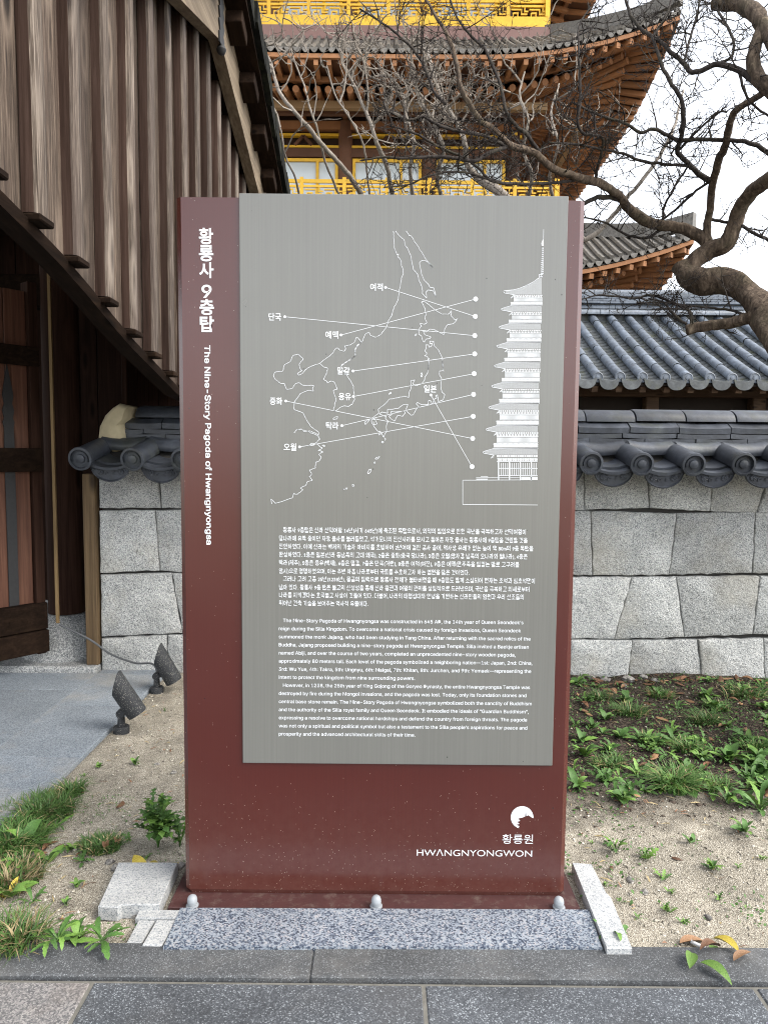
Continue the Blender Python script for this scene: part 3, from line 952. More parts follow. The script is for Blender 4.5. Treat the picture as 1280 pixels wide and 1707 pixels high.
kor = [
 ('황룡사 9층탑은 신라 선덕여왕 14년(서기 645년)에 축조된 목탑으로서, 외적의 침입으로 인한 국난을 극복하고자 선덕여왕이', 472, 883.5, 876),
 ('당나라에 유학 중이던 자장 율사를 불러들였고, 석가모니의 진신사리를 모시고 돌아온 자장 율사는 황룡사에 9층탑을 건립할 것을', 465.5, 897.5, 879),
 ('진언하였다. 이에 신라는 백제의 기술자 아비지를 초빙하여 2년여에 걸친 공사 끝에, 역사상 유례가 없는 높이 약 80m의 9층 목탑을', 465.5, 911, 888.5),
 ('완성하였다. 1층은 일본(신라 동남쪽의 고대 왜국), 2층은 중화(중국 당나라), 3층은 오월(양자강 남쪽의 오나라와 월나라), 4층은', 465.5, 924.5, 879),
 ('탁라(제주), 5층은 응유(백제), 6층은 말갈, 7층은 단국(거란), 8층은 여적(여진), 9층은 예맥(만주족을 일컫는 말로 고구려를', 465.5, 938, 865),
 ('암시)으로 명명하였으며, 이는 주변 아홉 나라로부터 국토를 수호하고자 하는 염원을 담은 것이었다.', 465.5, 952, 782.5),
 ('그러나 고려 고종 25년(1238년), 몽골의 침략으로 황룡사 전체가 불타버렸을 때 9층탑도 함께 소실되어 현재는 초석과 심초석만이', 472, 965, 891),
 ('남아 있다. 황룡사 9층 탑은 불교의 신성성을 통해 신라 왕권과 여왕의 권위를 상징적으로 드러냈으며, 국난을 극복하고 외세로부터', 465.5, 979, 882),
 ('나라를 지키겠다는 호국불교 사상이 깃들어 있다. 더불어, 나라의 태평성대와 안녕을 기원하는 신라인들의 염원과 우리 선조들의', 465.5, 992, 872.5),
 ('뛰어난 건축 기술을 보여주는 역사적 유물이다.', 465.5, 1005.5, 614),
]
eng = [
 ('The Nine-Story Pagoda of Hwangnyongsa was constructed in 645 AD, the 14th year of Queen Seondeok’s', 472, 1033.5, 872),
 ('reign during the Silla Kingdom. To overcome a national crisis caused by foreign invasions, Queen Seondeok', 465, 1047, 868),
 ('summoned the monk Jajang, who had been studying in Tang China. After returning with the sacred relics of the', 465, 1060.5, 884),
 ('Buddha, Jajang proposed building a nine-story pagoda at Hwangnyongsa Temple. Silla invited a Baekje artisan', 465, 1074, 881),
 ('named Abiji, and over the course of two years, completed an unprecedented nine-story wooden pagoda,', 465, 1087.5, 859),
 ('approximately 80 meters tall. Each level of the pagoda symbolized a neighboring nation—1st: Japan, 2nd: China,', 465, 1101, 887),
 ('3rd: Wu Yue, 4th: Takra, 5th: Ungnyu, 6th: Malgal, 7th: Khitan, 8th: Jurchen, and 9th: Yemaek—representing the', 465, 1114.5, 885),
 ('intent to protect the kingdom from nine surrounding powers.', 465, 1128, 691.5),
 ('However, in 1238, the 25th year of King Gojong of the Goryeo Dynasty, the entire Hwangnyongsa Temple was', 472, 1141.5, 883),
 ('destroyed by fire during the Mongol invasions, and the pagoda was lost. Today, only its foundation stones and', 465, 1155, 877),
 ('central base stone remain. The Nine-Story Pagoda of Hwangnyongsa symbolized both the sanctity of Buddhism', 465, 1168.5, 886),
 ('and the authority of the Silla royal family and Queen Seondeok. It embodied the ideals of “Guardian Buddhism”,', 465, 1182, 881),
 ('expressing a resolve to overcome national hardships and defend the country from foreign threats. The pagoda', 465, 1195.5, 878),
 ('was not only a spiritual and political symbol but also a testament to the Silla people’s aspirations for peace and', 465, 1209, 878.5),
 ('prosperity and the advanced architectural skills of their time.', 465, 1222.5, 692),
]
for s_, x0_, y_, x1_ in kor: put_text('korean_text_line', s_, x0_, y_ + .2, x1_, 10.0, panel, table=.088)
for s_, x0_, y_, x1_ in eng: put_text('english_text_line', s_, x0_, y_ + .2, x1_, 11.6, panel, 0.004)

# title down the left edge of the red face
RYT = SY - 0.0008
for chh, (x0_, y0_, x1_, y1_) in (('황', (331, 380.5, 354.5, 406.5)), ('룡', (332, 409, 355.5, 435)), ('사', (332.5, 438, 356, 463)), ('9', (337, 475, 353.5, 496)), ('층', (334, 499, 357.5, 524.5)), ('탑', (335, 527, 358, 553))):
    xc = at((x0_ + x1_) / 2, (y0_ + y1_) / 2, RYT)
    w = (x1_ - x0_) * RYT / FPX; h = (y1_ - y0_) * RYT / FPX
    cx = at(344.5, 466, RYT).x
    fn = (lambda x, y, b, cx=cx, w=w, h=h, zc=xc.z: (cx + (x - (b[0] + b[1]) / 2) / (b[1] - b[0]) * w, RYT, zc + (y - (b[2] + b[3]) / 2) / (b[3] - b[2]) * h))
    JOBS.append((font_mesh('title_character', chh, 0.015 if chh == '9' else .022, 4, chh == '9'), fn, 'title_character', sign))
c = font_mesh('subtitle_lettering', 'The Nine-Story Pagoda of Hwangnyongsa', 0.016, 4)
za = at(347, 575.6, RYT).z; zb = at(351, 908, RYT).z; xb = at(341.5, 600, RYT).x
s_ = 18.0 * RYT / FPX
JOBS.append((c, lambda x, y, b, xb=xb, s_=s_, za=za, zb=zb: (xb + y * s_, RYT, za + (x - b[0]) / (b[1] - b[0]) * (zb - za)), 'subtitle_lettering', sign))

# maker's emblem and name, bottom right of the red face
def poly_mesh(name, pts, Y, parent):
    from mathutils.geometry import tessellate_polygon
    tr = tessellate_polygon([[Vector((p[0], p[1], 0)) for p in pts]])
    return MB().add([(p[0], Y, p[1]) for p in pts], [tuple(t_) for t_ in tr]).build(name, M['white_print'], parent, recalc=False)
def zl(zx, zy): p = at(680 + zx / 5.818, 1330 + zy / 5.818, RYT); return (p.x, p.z)
circ = []
a0 = math.atan2(-(198 - 190), 1213 - 1105); a1 = math.atan2(-(286 - 190), 1072 - 1105) + 2 * math.pi
for k in range(41):
    a = a0 + (a1 - a0) * k / 40
    circ.append(zl(1105 + 109 * math.cos(a), 190 - 109 * math.sin(a)))
sil = [(1078, 274), (1045, 262), (1080, 252), (1054, 232), (1086, 224), (1066, 200), (1108, 191), (1133, 181), (1136, 150), (1140, 112), (1144, 150), (1146, 177), (1166, 168), (1188, 184)]
poly_mesh('emblem', circ + [zl(*p) for p in sil], RYT, sign)
put_text('emblem_lettering', '황룡원', 837, 1398.5, 888, 18.5, sign, 0.0, RYT, 'mid', 4, False)
put_text('emblem_lettering', 'HWΛNGNYONGWON', 694.6, 1421, 886.5, 16.2, sign, -0.004, RYT, 'mid', 4, False)

# ---- map drawn in white line
def ribbon(mb, pts, w):
    for (a, b) in zip(pts[:-1], pts[1:]):
        a = Vector(a); b = Vector(b); d = b - a
        if d.length < 1e-7: continue
        d.normalize(); nn = Vector((-d.y, d.x)) * w / 2; e = d * w * .35
        q = [a - e + nn, a - e - nn, b + e - nn, b + e + nn]
        mb.add([(p.x, TY, p.y) for p in q], [(0, 1, 2, 3)])
PXM = TY / FPX                                # one photograph pixel on the panel, in metres
def rough_line(pts, amp=.55, step=2.6, seed=0):
    out = []
    for (a, b) in zip(pts[:-1], pts[1:]):
        L = math.hypot(b[0] - a[0], b[1] - a[1]); k = max(1, int(L / step))
        for j in range(k):
            f = j / k
            x, y = a[0] + (b[0] - a[0]) * f, a[1] + (b[1] - a[1]) * f
            out.append((x + amp * mnoise.noise(Vector((x * .9, y * .9, seed))) * 1.6, y + amp * mnoise.noise(Vector((x * .9, y * .9, seed + 9))) * 1.6))
    out.append(pts[-1])
    return out
Z1 = lambda L: [(430 + x / 5.12, 370 + y / 5.12) for x, y in L]
Z2 = lambda L: [(600 + x / 5.565, 370 + y / 5.565) for x, y in L]
Z3 = lambda L: [(430 + x / 5.12, 570 + y / 5.12) for x, y in L]
Z4 = lambda L: [(600 + x / 5.565, 570 + y / 5.565) for x, y in L]
coast = [
 Z1([(1155,80),(1160,160),(1165,220),(1185,280),(1200,272),(1192,298),(1215,320),(1225,370),(1235,400),(1240,445),(1222,480),(1215,540),(1203,590),(1198,640),(1190,675),(1160,730),(1140,800),(1110,850),(1095,900),(1050,960),(1005,985),(960,968),(950,945),(920,950),(905,980),(885,1030),(850,985),(838,985),(830,1020),(790,1050),(740,1058),(750,1085),(735,1103),(695,1093),(680,1075),(662,1080),(640,1120),(610,1145),(560,1180),(528,1208),(480,1222),(440,1240),(400,1265)]),
 Z3([(400,245),(385,265),(350,285),(340,268),(370,250),(395,225),(370,245),(355,210),(350,190),(388,145),(340,103),(300,115),(275,170),(225,195),(212,250),(145,258),(133,290),(150,320),(190,352),(225,355),(245,405),(290,400),(320,355),(350,348),(385,370),(480,372),(465,395),(475,420),(430,412),(360,440),(335,480),(310,515),(310,578),(385,605),(415,665),(455,725),(520,770),(515,790),(480,775),(440,758),(400,768),(375,742),(330,750),(310,775)]),
 Z3([(330,748),(380,748),(430,765),(490,790),(515,805),(528,830),(490,865),(455,868),(425,888),(470,880),(505,872),(530,895),(550,905),(515,925),(555,940),(520,960),(540,985),(525,1012),(495,1025),(490,1075),(440,1095),(460,1130),(438,1150),(465,1180),(425,1190),(405,1230),(360,1248),(385,1262),(340,1300),(305,1295),(300,1325),(240,1350),(150,1378),(112,1340),(118,1380)]),
 Z3([(528,185),(560,212),(595,222),(580,280),(558,318),(595,348),(620,332),(655,345),(675,400),(640,410),(655,450),(665,490),(655,530),(645,580),(660,590),(700,560),(740,545),(775,550),(805,530),(825,490),(820,430),(815,380),(790,330),(755,280),(715,235),(710,200),(740,180),(790,150),(832,118),(828,65),(850,35),(885,0)]),
 Z1([(885,1025),(848,1050),(828,1090),(832,1140),(790,1175),(735,1210),(708,1235)]),
 Z2([(330,85),(360,125),(408,165),(420,220),(445,255),(470,310),(485,390),(495,440),(535,485),(545,540),(578,610),(578,665),(620,710),(612,650),(628,632),(680,640),(702,688),(695,650),(682,610),(650,610),(632,575),(592,540),(570,480),(560,430),(552,375),(575,358),(610,358),(640,385),(672,415),(620,360),(565,270),(510,185),(470,125),(458,128),(430,85)]),
 Z2([(570,745),(590,735),(630,760),(700,820),(760,855),(820,855),(848,822),(842,865),(880,910),(910,893),(870,940),(810,955),(785,990),(778,1045),(735,1025),(690,1000),(650,992),(610,1020),(580,1012),(600,1045),(658,1065),(645,1082),(612,1085),(595,1115),(580,1100),(570,1060),(543,1040),(545,1000),(570,965),(552,942),(600,948),(620,935),(600,890),(612,860),(600,800),(570,745)]),
 Z2([(508,1045),(525,1035),(522,1050),(510,1058),(508,1045)]),
 Z2([(680,1110),(685,1145),(730,1195),(745,1230),(765,1270),(765,1320),(775,1385)]),
 Z2([(680,1110),(645,1105),(645,1130),(670,1125),(665,1150),(640,1165),(635,1140),(610,1140),(615,1170),(600,1195),(620,1215),(615,1235),(595,1243),(625,1250),(638,1300),(632,1380)]),
 Z4([(640,150),(638,215),(625,290),(600,330),(598,355),(575,385),(520,408),(490,390),(510,350),(470,360),(475,430),(455,470),(450,515),(410,505),(340,520),(270,532),(240,570),(170,625),(175,660),(120,700),(75,725),(40,745),(50,768),(70,745),(100,712)]),
 Z4([(765,170),(768,225),(775,265),(735,270),(735,300),(755,340),(750,430),(758,465),(788,490),(770,535),(725,555),(720,490),(700,500),(712,520),(690,530),(680,560),(665,580),(655,545),(635,545),(632,580),(570,582),(530,560),(520,575),(548,605),(520,625),(495,675),(470,680),(440,650),(428,620),(445,580),(400,582),(360,612),(300,625),(255,625),(255,660),(205,650),(180,668),(215,685),(240,690),(235,710),(262,738),(245,765),(245,835),(215,880),(200,850),(170,868),(190,830),(165,830),(135,790),(110,750),(105,720),(140,720),(160,760),(130,770),(125,740)]),
 Z4([(285,665),(290,645),(330,650),(410,640),(418,660),(395,690),(350,680),(320,735),(285,710),(270,690),(300,665)]),
 Z4([(225,890),(238,900),(230,912)]), Z4([(205,920),(222,930),(212,940),(202,932),(205,920)]),
 Z4([(140,1085),(150,1072),(185,1062),(160,1088),(140,1085)]), Z4([(130,1115),(140,1112),(142,1125),(132,1125),(130,1115)]),
 Z4([(70,1215),(85,1185),(102,1180),(98,1205),(75,1225),(70,1215)]),
 Z3([(640,655),(655,640),(680,638),(675,655),(645,662),(640,655)]), Z3([(805,1218),(818,1216),(820,1230),(808,1232),(805,1218)]),
 Z3([(730,1256),(742,1254),(738,1262),(730,1256)]), Z3([(750,1248),(762,1246),(760,1257),(750,1256),(750,1248)]),
 Z4([(560,300),(572,285),(580,310),(570,328),(560,312),(572,305)]), Z4([(265,485),(285,465),(288,478),(268,486)]),
 Z3([(548,885),(560,878),(575,888),(560,893)]),
]
mp = MB()
for i, L in enumerate(coast):
    ribbon(mp, [P(*q) for q in rough_line(L, .55 if i not in (2, 3) else .8, 2.4, i)], .0013)
mp.build('map_coastline', M['white_print'], panel, recalc=False)
links = [((475, 528), (791, 559.5)), ((642.5, 479), (792, 527.5)), ((568.5, 558.5), (792.5, 498.5)), ((588.5, 618.5), (791, 590)), ((589, 661), (790, 623)), ((476.5, 668.5), (787.5, 731)), ((570, 709.5), (789, 657.5)), ((499.5, 745), (788.5, 694)), ((718, 658.5), (786.5, 778))]
for a, b in links:
    mb = MB(); ribbon(mb, [P(*a), P(*b)], .0010)
    mb.build('leader_line', M['white_print'], panel, recalc=False)
    for (c, r_) in ((a, 2.2), (b, 3.9)):
        p = P(*c); mb = MB(); r2 = r_ * PXM
        mb.add([(p[0] + r2 * math.cos(t_ * math.pi / 10), TY - .0003, p[1] + r2 * math.sin(t_ * math.pi / 10)) for t_ in range(20)], [tuple(range(20))])
        mb.build('map_dot', M['white_print'], panel, recalc=False)
for s_, x0_, x1_, y_ in (('단국', 448, 469, 528), ('여적', 617, 638, 478.5), ('예맥', 542.5, 564, 558), ('말갈', 562.5, 583, 618), ('응유', 564.5, 585, 661), ('중화', 450, 471, 668.5), ('탁라', 543.5, 564.5, 709.5), ('오월', 473, 494, 745), ('일본', 706.5, 727.5, 648)):
    put_text('map_name', s_, x0_, y_, x1_, 13.2, panel, .010, None, 'mid', 3, False)

flush_jobs()
# ---- half elevation of the pagoda, drawn in white line
ZP = lambda x, y: P(760 + x / 6.825, 370 + y / 6.825)
dr = MB()
def rect(x0, y0, x1, y1):
    q = [ZP(x0, y0), ZP(x1, y0), ZP(x1, y1), ZP(x0, y1)]
    dr.add([(p[0], TY, p[1]) for p in q], [(0, 3, 2, 1)])
def line(pts, w=.0010): ribbon(dr, [ZP(*p) for p in pts], w)
off6 = (610 - 370) * 6.825
tips = [(540, 795), (512, 990), (487, 1195), (460, 1410), (432, 1635), (402, 228 + off6), (370, 470 + off6), (338, 720 + off6), (303, 980 + off6)]
def edge_x(y): return 984 - (y - 640) * (984 - 915) / (2950 - 640)
line([(995, 85), (992, 200)], .0008)
q = [ZP(992, 190), ZP(968, 240), ZP(972, 272), ZP(996, 272)]
dr.add([(p[0], TY, p[1]) for p in q], [(0, 1, 2, 3)])
y = 290
while y < 585:
    w_ = 14 + (y - 290) / 300 * 16
    rect(990 - w_, y, 984, y + 9); rect(978, y, 990, y + 16); y += 24
rect(940, 596, 984, 602); rect(940, 620, 984, 628); rect(940, 600, 946, 628); rect(962, 600, 967, 628)
line([(945, 632), (880, 680), (800, 722), (720, 755), (650, 772), (545, 784)], .0013)
for i, (tx, ty) in enumerate(tips):
    ex = edge_x(ty)
    nxt = tips[i + 1] if i < 8 else (265, 1290 + off6)
    wl_ = tx + 92 + (8 if i else 0)          # wall line under this roof
    top = ty - 40 if i else 640
    if i:
        line([(tx, ty), (tx + 30, ty - 14), (tx + 115, ty - 38)], .0012); line([(tx + 115, ty - 40), (ex, ty - 42)], .0012)
    line([(tx, ty), (tx + 12, ty + 14), (tx + 60, ty + 22), (tx + 130, ty + 36)], .0012)
    x = tx + 26
    while x < ex - 4:                         # rows of tiles as fine strokes
        if i == 0:
            k_ = min(1, max(0, (x - 545) / 400)); yt = 786 - 152 * k_ ** 1.7
        else: yt = ty - 12 - 26 * min(1, (x - tx) / 110)
        yb = ty + 14 + 16 * min(1, (x - tx) / 110)
        rect(x, yt, x + 2.6, yb); x += 8.2
    bh = (nxt[1] - 40) - (ty + 32)            # body height below
    y0 = ty + 32
    line([(wl_ - 8, y0 + 38), (wl_ + 20, y0 + 8)], .0012); line([(wl_ + 2, y0 + 30), (wl_ + 26, y0 + 22)], .0010)
    def rowd(ya, yb, x0, step, wid):
        x = x0
        while x < ex - 3: rect(x, ya, min(x + wid, ex), yb); x += step
    if i < 8:
        rowd(y0 + bh * .02, y0 + bh * .10, wl_ + 18, 21, 13); rowd(y0 + bh * .14, y0 + bh * .24, wl_ + 22, 17, 10)
        rect(wl_ + 22, y0 + bh * .26, ex, y0 + bh * .29)
        rowd(y0 + bh * .33, y0 + bh * .60, wl_ + 26, 12, 7); rect(wl_ + 22, y0 + bh * .62, ex, y0 + bh * .64)
        rowd(y0 + bh * .68, y0 + bh * .73, wl_ - 12, 14, 11); rowd(y0 + bh * .77, y0 + bh * .93, wl_ - 10, 9, 6)
        rect(wl_ - 16, y0 + bh * .74, ex, y0 + bh * .76); rect(wl_ - 16, y0 + bh * .97, ex, y0 + bh)
    else:
        rowd(y0 + 4, y0 + 22, wl_ + 60, 26, 20); rect(wl_ + 60, y0 + 34, ex, y0 + 40); rowd(y0 + 44, y0 + 66, wl_ + 68, 28, 22); rect(wl_ + 60, y0 + 74, ex, y0 + 79)
        for x in (wl_ + 80, wl_ + 204, wl_ + 326, wl_ + 452): rect(x - 5, y0 + 80, x + 5, y0 + 290)
        rect(wl_ + 80, y0 + 150, ex, y0 + 156); rect(wl_ + 80, y0 + 232, ex, y0 + 237)
        for x in range(int(wl_ + 108), int(ex), 21): rect(x, y0 + 92, x + 5, y0 + 228)
        rect(228, y0 + 258, ex, y0 + 262); rect(228, y0 + 272, 360, y0 + 280); rect(280, y0 + 246, 362, y0 + 250)
        rect(740, y0 + 250, ex, y0 + 284)
        yb = y0 + 284
        line([(ex, yb), (75, yb + 4), (75, yb + 280), (ex, yb + 286)], .0011)
dr.build('pagoda_drawing', M['white_print'], panel, recalc=False)

# ---------------------------------------------------------------- loose granite pieces round the foot of the sign
def slab_thing(name, corners, z0, z1, mat, label, cat, group=None, ch=.003):
    mb = MB(); n = len(corners); vs = []; fs = []
    cx = sum(c[0] for c in corners) / n; cy = sum(c[1] for c in corners) / n
    for ins, z in ((0, z0), (0, z1 - ch), (ch, z1)):
        for (x, y) in corners:
            d = Vector((x - cx, y - cy)); d = d * (1 - ins / d.length)
            vs.append((cx + d.x, cy + d.y, z))
    for r_ in range(2):
        for i in range(n): fs.append((r_ * n + i, r_ * n + (i + 1) % n, (r_ + 1) * n + (i + 1) % n, (r_ + 1) * n + i))
    fs += [tuple(range(n)), tuple(range(2 * n, 3 * n))]
    mb.add(vs, fs)
    o = mb.build(name, mat)
    return tag(o, label, cat, group, 'thing')
g2 = lambda px, py, z: (lambda p: (p.x, p.y))(ground(px, py, z))
slab_thing('granite_slab', [g2(*q, .014) for q in ((272, 1577), (1004, 1579), (983, 1516), (300, 1513))], -.03, .014, M['slab_speckle'], 'long polished slab of coarse speckled granite in front of the red sign', 'slab')
slab_thing('granite_slab', [g2(*q, .010) for q in ((238, 1574), (270, 1575), (296, 1533), (262, 1533))], -.03, .010, M['white_granite'], 'small grey granite filler slab at left end of the long speckled slab', 'slab')
slab_thing('granite_slab', [g2(*q, .006) for q in ((212, 1570), (236, 1572), (258, 1534), (232, 1533))], -.03, .006, M['white_granite'], 'narrow leftmost granite sliver beside the weed on the kerb', 'slab')
slab_thing('granite_slab', [g2(*q, .012) for q in ((226, 1529), (296, 1530), (308, 1517), (232, 1516))], -.03, .012, M['white_granite'], 'thin granite strip between white square plate and speckled slab', 'slab')
slab_thing('granite_slab', [g2(*q, .028) for q in ((164, 1510), (196, 1512), (203, 1508), (266, 1507), (297, 1437), (198, 1437))], -.01, .028, M['white_granite'], 'pale square granite plate with chipped corner lying left of the sign', 'slab')
slab_thing('granite_strip', [g2(*q, .024) for q in ((1011, 1580), (1053, 1580), (1018, 1495), (1010, 1487), (985, 1440), (953, 1437))], -.02, .024, M['white_granite'], 'pale granite edging strip slanting along the right side of the sign base', 'slab')
# ================================================================ timber gate on the left
M['wood_grey'] = woodmat('weathered_board', (0.009, 0.0055, 0.004), (0.060, 0.042, 0.030), (0.19, 0.145, 0.11), 'Z', 0.8, 115, (0.72, 1.28), 0.8, True, (0.055, 0.034, 0.025))
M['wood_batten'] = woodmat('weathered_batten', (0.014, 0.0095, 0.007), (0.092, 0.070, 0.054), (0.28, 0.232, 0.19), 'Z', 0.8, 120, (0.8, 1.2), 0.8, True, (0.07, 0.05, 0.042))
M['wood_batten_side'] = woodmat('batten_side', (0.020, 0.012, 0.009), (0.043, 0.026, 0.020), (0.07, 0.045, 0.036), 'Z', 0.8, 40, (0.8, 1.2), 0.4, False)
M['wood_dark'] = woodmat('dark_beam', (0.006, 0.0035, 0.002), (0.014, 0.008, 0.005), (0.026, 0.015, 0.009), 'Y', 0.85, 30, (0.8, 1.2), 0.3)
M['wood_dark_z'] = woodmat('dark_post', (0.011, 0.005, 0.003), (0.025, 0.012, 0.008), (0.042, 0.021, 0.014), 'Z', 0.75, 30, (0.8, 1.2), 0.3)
M['wood_barge'] = woodmat('barge_board', (0.085, 0.062, 0.04), (0.17, 0.13, 0.088), (0.27, 0.215, 0.15), 'Y', 0.75, 26, (0.9, 1.1), 0.3, False)
M['wood_door'] = woodmat('door_board', (0.05, 0.020, 0.012), (0.105, 0.044, 0.026), (0.16, 0.075, 0.045), 'Z', 0.65, 34, (0.8, 1.2), 0.35)
M['wood_post'] = woodmat('pale_post', (0.055, 0.034, 0.017), (0.115, 0.075, 0.038), (0.17, 0.115, 0.06), 'Z', 0.7, 40, (1, 1), 0.4)
M['wood_pale'] = woodmat('pale_edge', (0.10, 0.062, 0.028), (0.19, 0.125, 0.056), (0.28, 0.19, 0.09), 'Z', 0.7, 40, (1, 1), 0.3, False)
M['iron'] = flat('black_iron', (0.018, 0.018, 0.019), 0.6, 0.4, 60, bump=.2)
M['tile_moss'] = tilemat('mossy_tile', (0.012, 0.0125, 0.011), 0.45, 0.95)
M['tile_moss'].node_tree.nodes['Principled BSDF'].inputs['Specular IOR Level'].default_value = .1

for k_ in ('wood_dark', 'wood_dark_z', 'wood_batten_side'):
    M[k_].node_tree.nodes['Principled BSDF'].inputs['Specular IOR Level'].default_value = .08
gate = thing('timber_gate', (-2.4, 3.86, 0), 'weathered timber gate with gable boarding and dark tiled roof left of the sign', 'gate')
GX = -0.98; AY = 3.85; AZ = 3.333; SLP = 0.32
def barge_low(y): return AZ - SLP * abs(y - AY)
def skirt(y):                                  # lower edge of the gable boarding
    pts = [(1.0, 1.98), (1.86, 1.843), (2.22, 1.775), (2.68, 1.645), (3.36, 1.503), (3.6, 1.490), (4.3, 1.490), (5.0, 1.64), (5.9, 1.86), (6.8, 1.98)]
    for (a, b) in zip(pts[:-1], pts[1:]):
        if a[0] <= y <= b[0]: return a[1] + (b[1] - a[1]) * (y - a[0]) / (b[0] - a[0])
    return 1.98
PT = 0.2385; Y0 = 1.045
nb = 24
for i in range(nb):
    y0 = Y0 + i * PT; y1 = y0 + PT
    # board
    mb = MB(); vs = []; fs = []
    cup = rnd.uniform(-.004, .006); yy = [y0 - .03, y0 + PT * .35, y0 + PT * .7, y1 + .03]
    zs = [0, .33, .66, 1]
    for f in zs:
        for k, y in enumerate(yy):
            yc = min(max(y, .95), 6.75)
            z0, z1 = skirt(yc) + .012, barge_low(yc) + .06
            bow = cup * (1 if k in (1, 2) else 0) + .003 * mnoise.noise(Vector((y * 3, f * 4, i)))
            vs.append((GX + bow - .004 * (i % 2), y, z0 + (z1 - z0) * f))
    w = 4
    for r_ in range(3):
        for k in range(3): fs.append((r_ * w + k, r_ * w + k + 1, (r_ + 1) * w + k + 1, (r_ + 1) * w + k))
    m = len(vs)
    vs += [(x - .022, y, z) for x, y, z in vs]
    fs += [tuple(j + m for j in f[::-1]) for f in fs]
    for k in range(3):
        fs.append((k, k + 1, k + 1 + m, k + m)); fs.append((3 * w + k, 3 * w + k + 1, 3 * w + k + 1 + m, 3 * w + k + m))
    for r_ in range(3):
        fs.append((r_ * w, (r_ + 1) * w, (r_ + 1) * w + m, r_ * w + m)); fs.append((r_ * w + 3, (r_ + 1) * w + 3, (r_ + 1) * w + 3 + m, r_ * w + 3 + m))
    mb.add(vs, fs); mb.build('board', M['wood_grey'], gate)
    # batten over the joint: rounded nose, standing proud of the boards
    bw = .066 * rnd.uniform(.92, 1.08); pr_ = .046
    yb = y0 + rnd.uniform(-.004, .004)
    prof = [(0, -bw * .5), (pr_ * .72, -bw * .5), (pr_ * .93, -bw * .40), (pr_, -bw * .2), (pr_, bw * .2), (pr_ * .93, bw * .40), (pr_ * .72, bw * .5), (0, bw * .5)]
    mb = MB(); vs = []; fs = []; n = len(prof); L = 7
    for j in range(L):
        f = j / (L - 1)
        for (dx, dy) in prof:
            y = yb + dy; z0, z1 = skirt(yb) + .028, barge_low(max(min(y, 6.7), 1)) + .02
            vs.append((GX + dx + .0035 * mnoise.noise(Vector((i * 3.1, f * 3, 1))), y + .004 * mnoise.noise(Vector((i * 5.3, f * 2.4, 4))), z0 + (z1 - z0) * f))
    for j in range(L - 1):
        for k in range(n): fs.append((j * n + k, j * n + (k + 1) % n, (j + 1) * n + (k + 1) % n, (j + 1) * n + k))
    fs += [tuple(range(n)), tuple(range((L - 1) * n, L * n))]
    mb.add(vs, fs)
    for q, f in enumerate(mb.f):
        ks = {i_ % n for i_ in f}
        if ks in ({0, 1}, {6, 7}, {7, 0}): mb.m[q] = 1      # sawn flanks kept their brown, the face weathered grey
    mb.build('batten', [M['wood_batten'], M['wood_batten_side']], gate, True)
    z0 = skirt(yb)
    MB().cbox((GX - .02, yb - bw * .62, z0 + .004), (GX + pr_ + .010, yb + bw * .58, z0 + .024), .004).build('batten_cap', M['wood_dark'], gate)
# dark rail along the lower edge
ys = [0.95 + 0.2 * k for k in range(30)]
vs = []; fs = []
for y in ys:
    z = skirt(y)
    vs += [(GX - .05, y, z - .028), (GX + .014, y, z - .028), (GX + .022, y, z + .002), (GX - .05, y, z + .010)]
for i in range(len(ys) - 1):
    for k in range(4): fs.append((i * 4 + k, i * 4 + (k + 1) % 4, i * 4 + 4 + (k + 1) % 4, i * 4 + 4 + k))
fs += [(0, 1, 2, 3), tuple(range(len(vs) - 4, len(vs)))]
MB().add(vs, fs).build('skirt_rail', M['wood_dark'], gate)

# barge boards meeting at the apex, iron clamp with studs
BH = 0.26
for s in (-1, 1):
    poly = [(AY, AZ), (AY + s * 2.95, AZ - SLP * 2.95 - .04), (AY + s * 2.95, AZ - SLP * 2.95 + BH - .06), (AY + s * 1.5, AZ - SLP * 1.5 + BH), (AY, AZ + BH + .04)]
    MB().prism(poly, GX + .052, GX + .115, 'X').build('barge_board', M['wood_barge'], gate)
cl = MB()
zz = [AZ - .03, AZ + .02, AZ + .035, AZ + .08, AZ + .095, AZ + .14, AZ + .155, AZ + .20, AZ + .215, AZ + .27]
ww = [.050, .056, .034, .058, .034, .058, .034, .058, .034, .05]
cl.prism([(AY + w_, z_) for w_, z_ in zip(ww, zz)] + [(AY - w_, z_) for w_, z_ in list(zip(ww, zz))[::-1]], GX + .1155, GX + .123, 'X')
cl.build('iron_clamp', M['iron'], gate)
MB().lathe([(.001, -.03), (.018, -.02), (.026, 0), (.018, .02), (.006, .028), (.006, .05)], 12, (GX + .118, AY, AZ - .045)).build('clamp_pendant', M['iron'], gate, True)

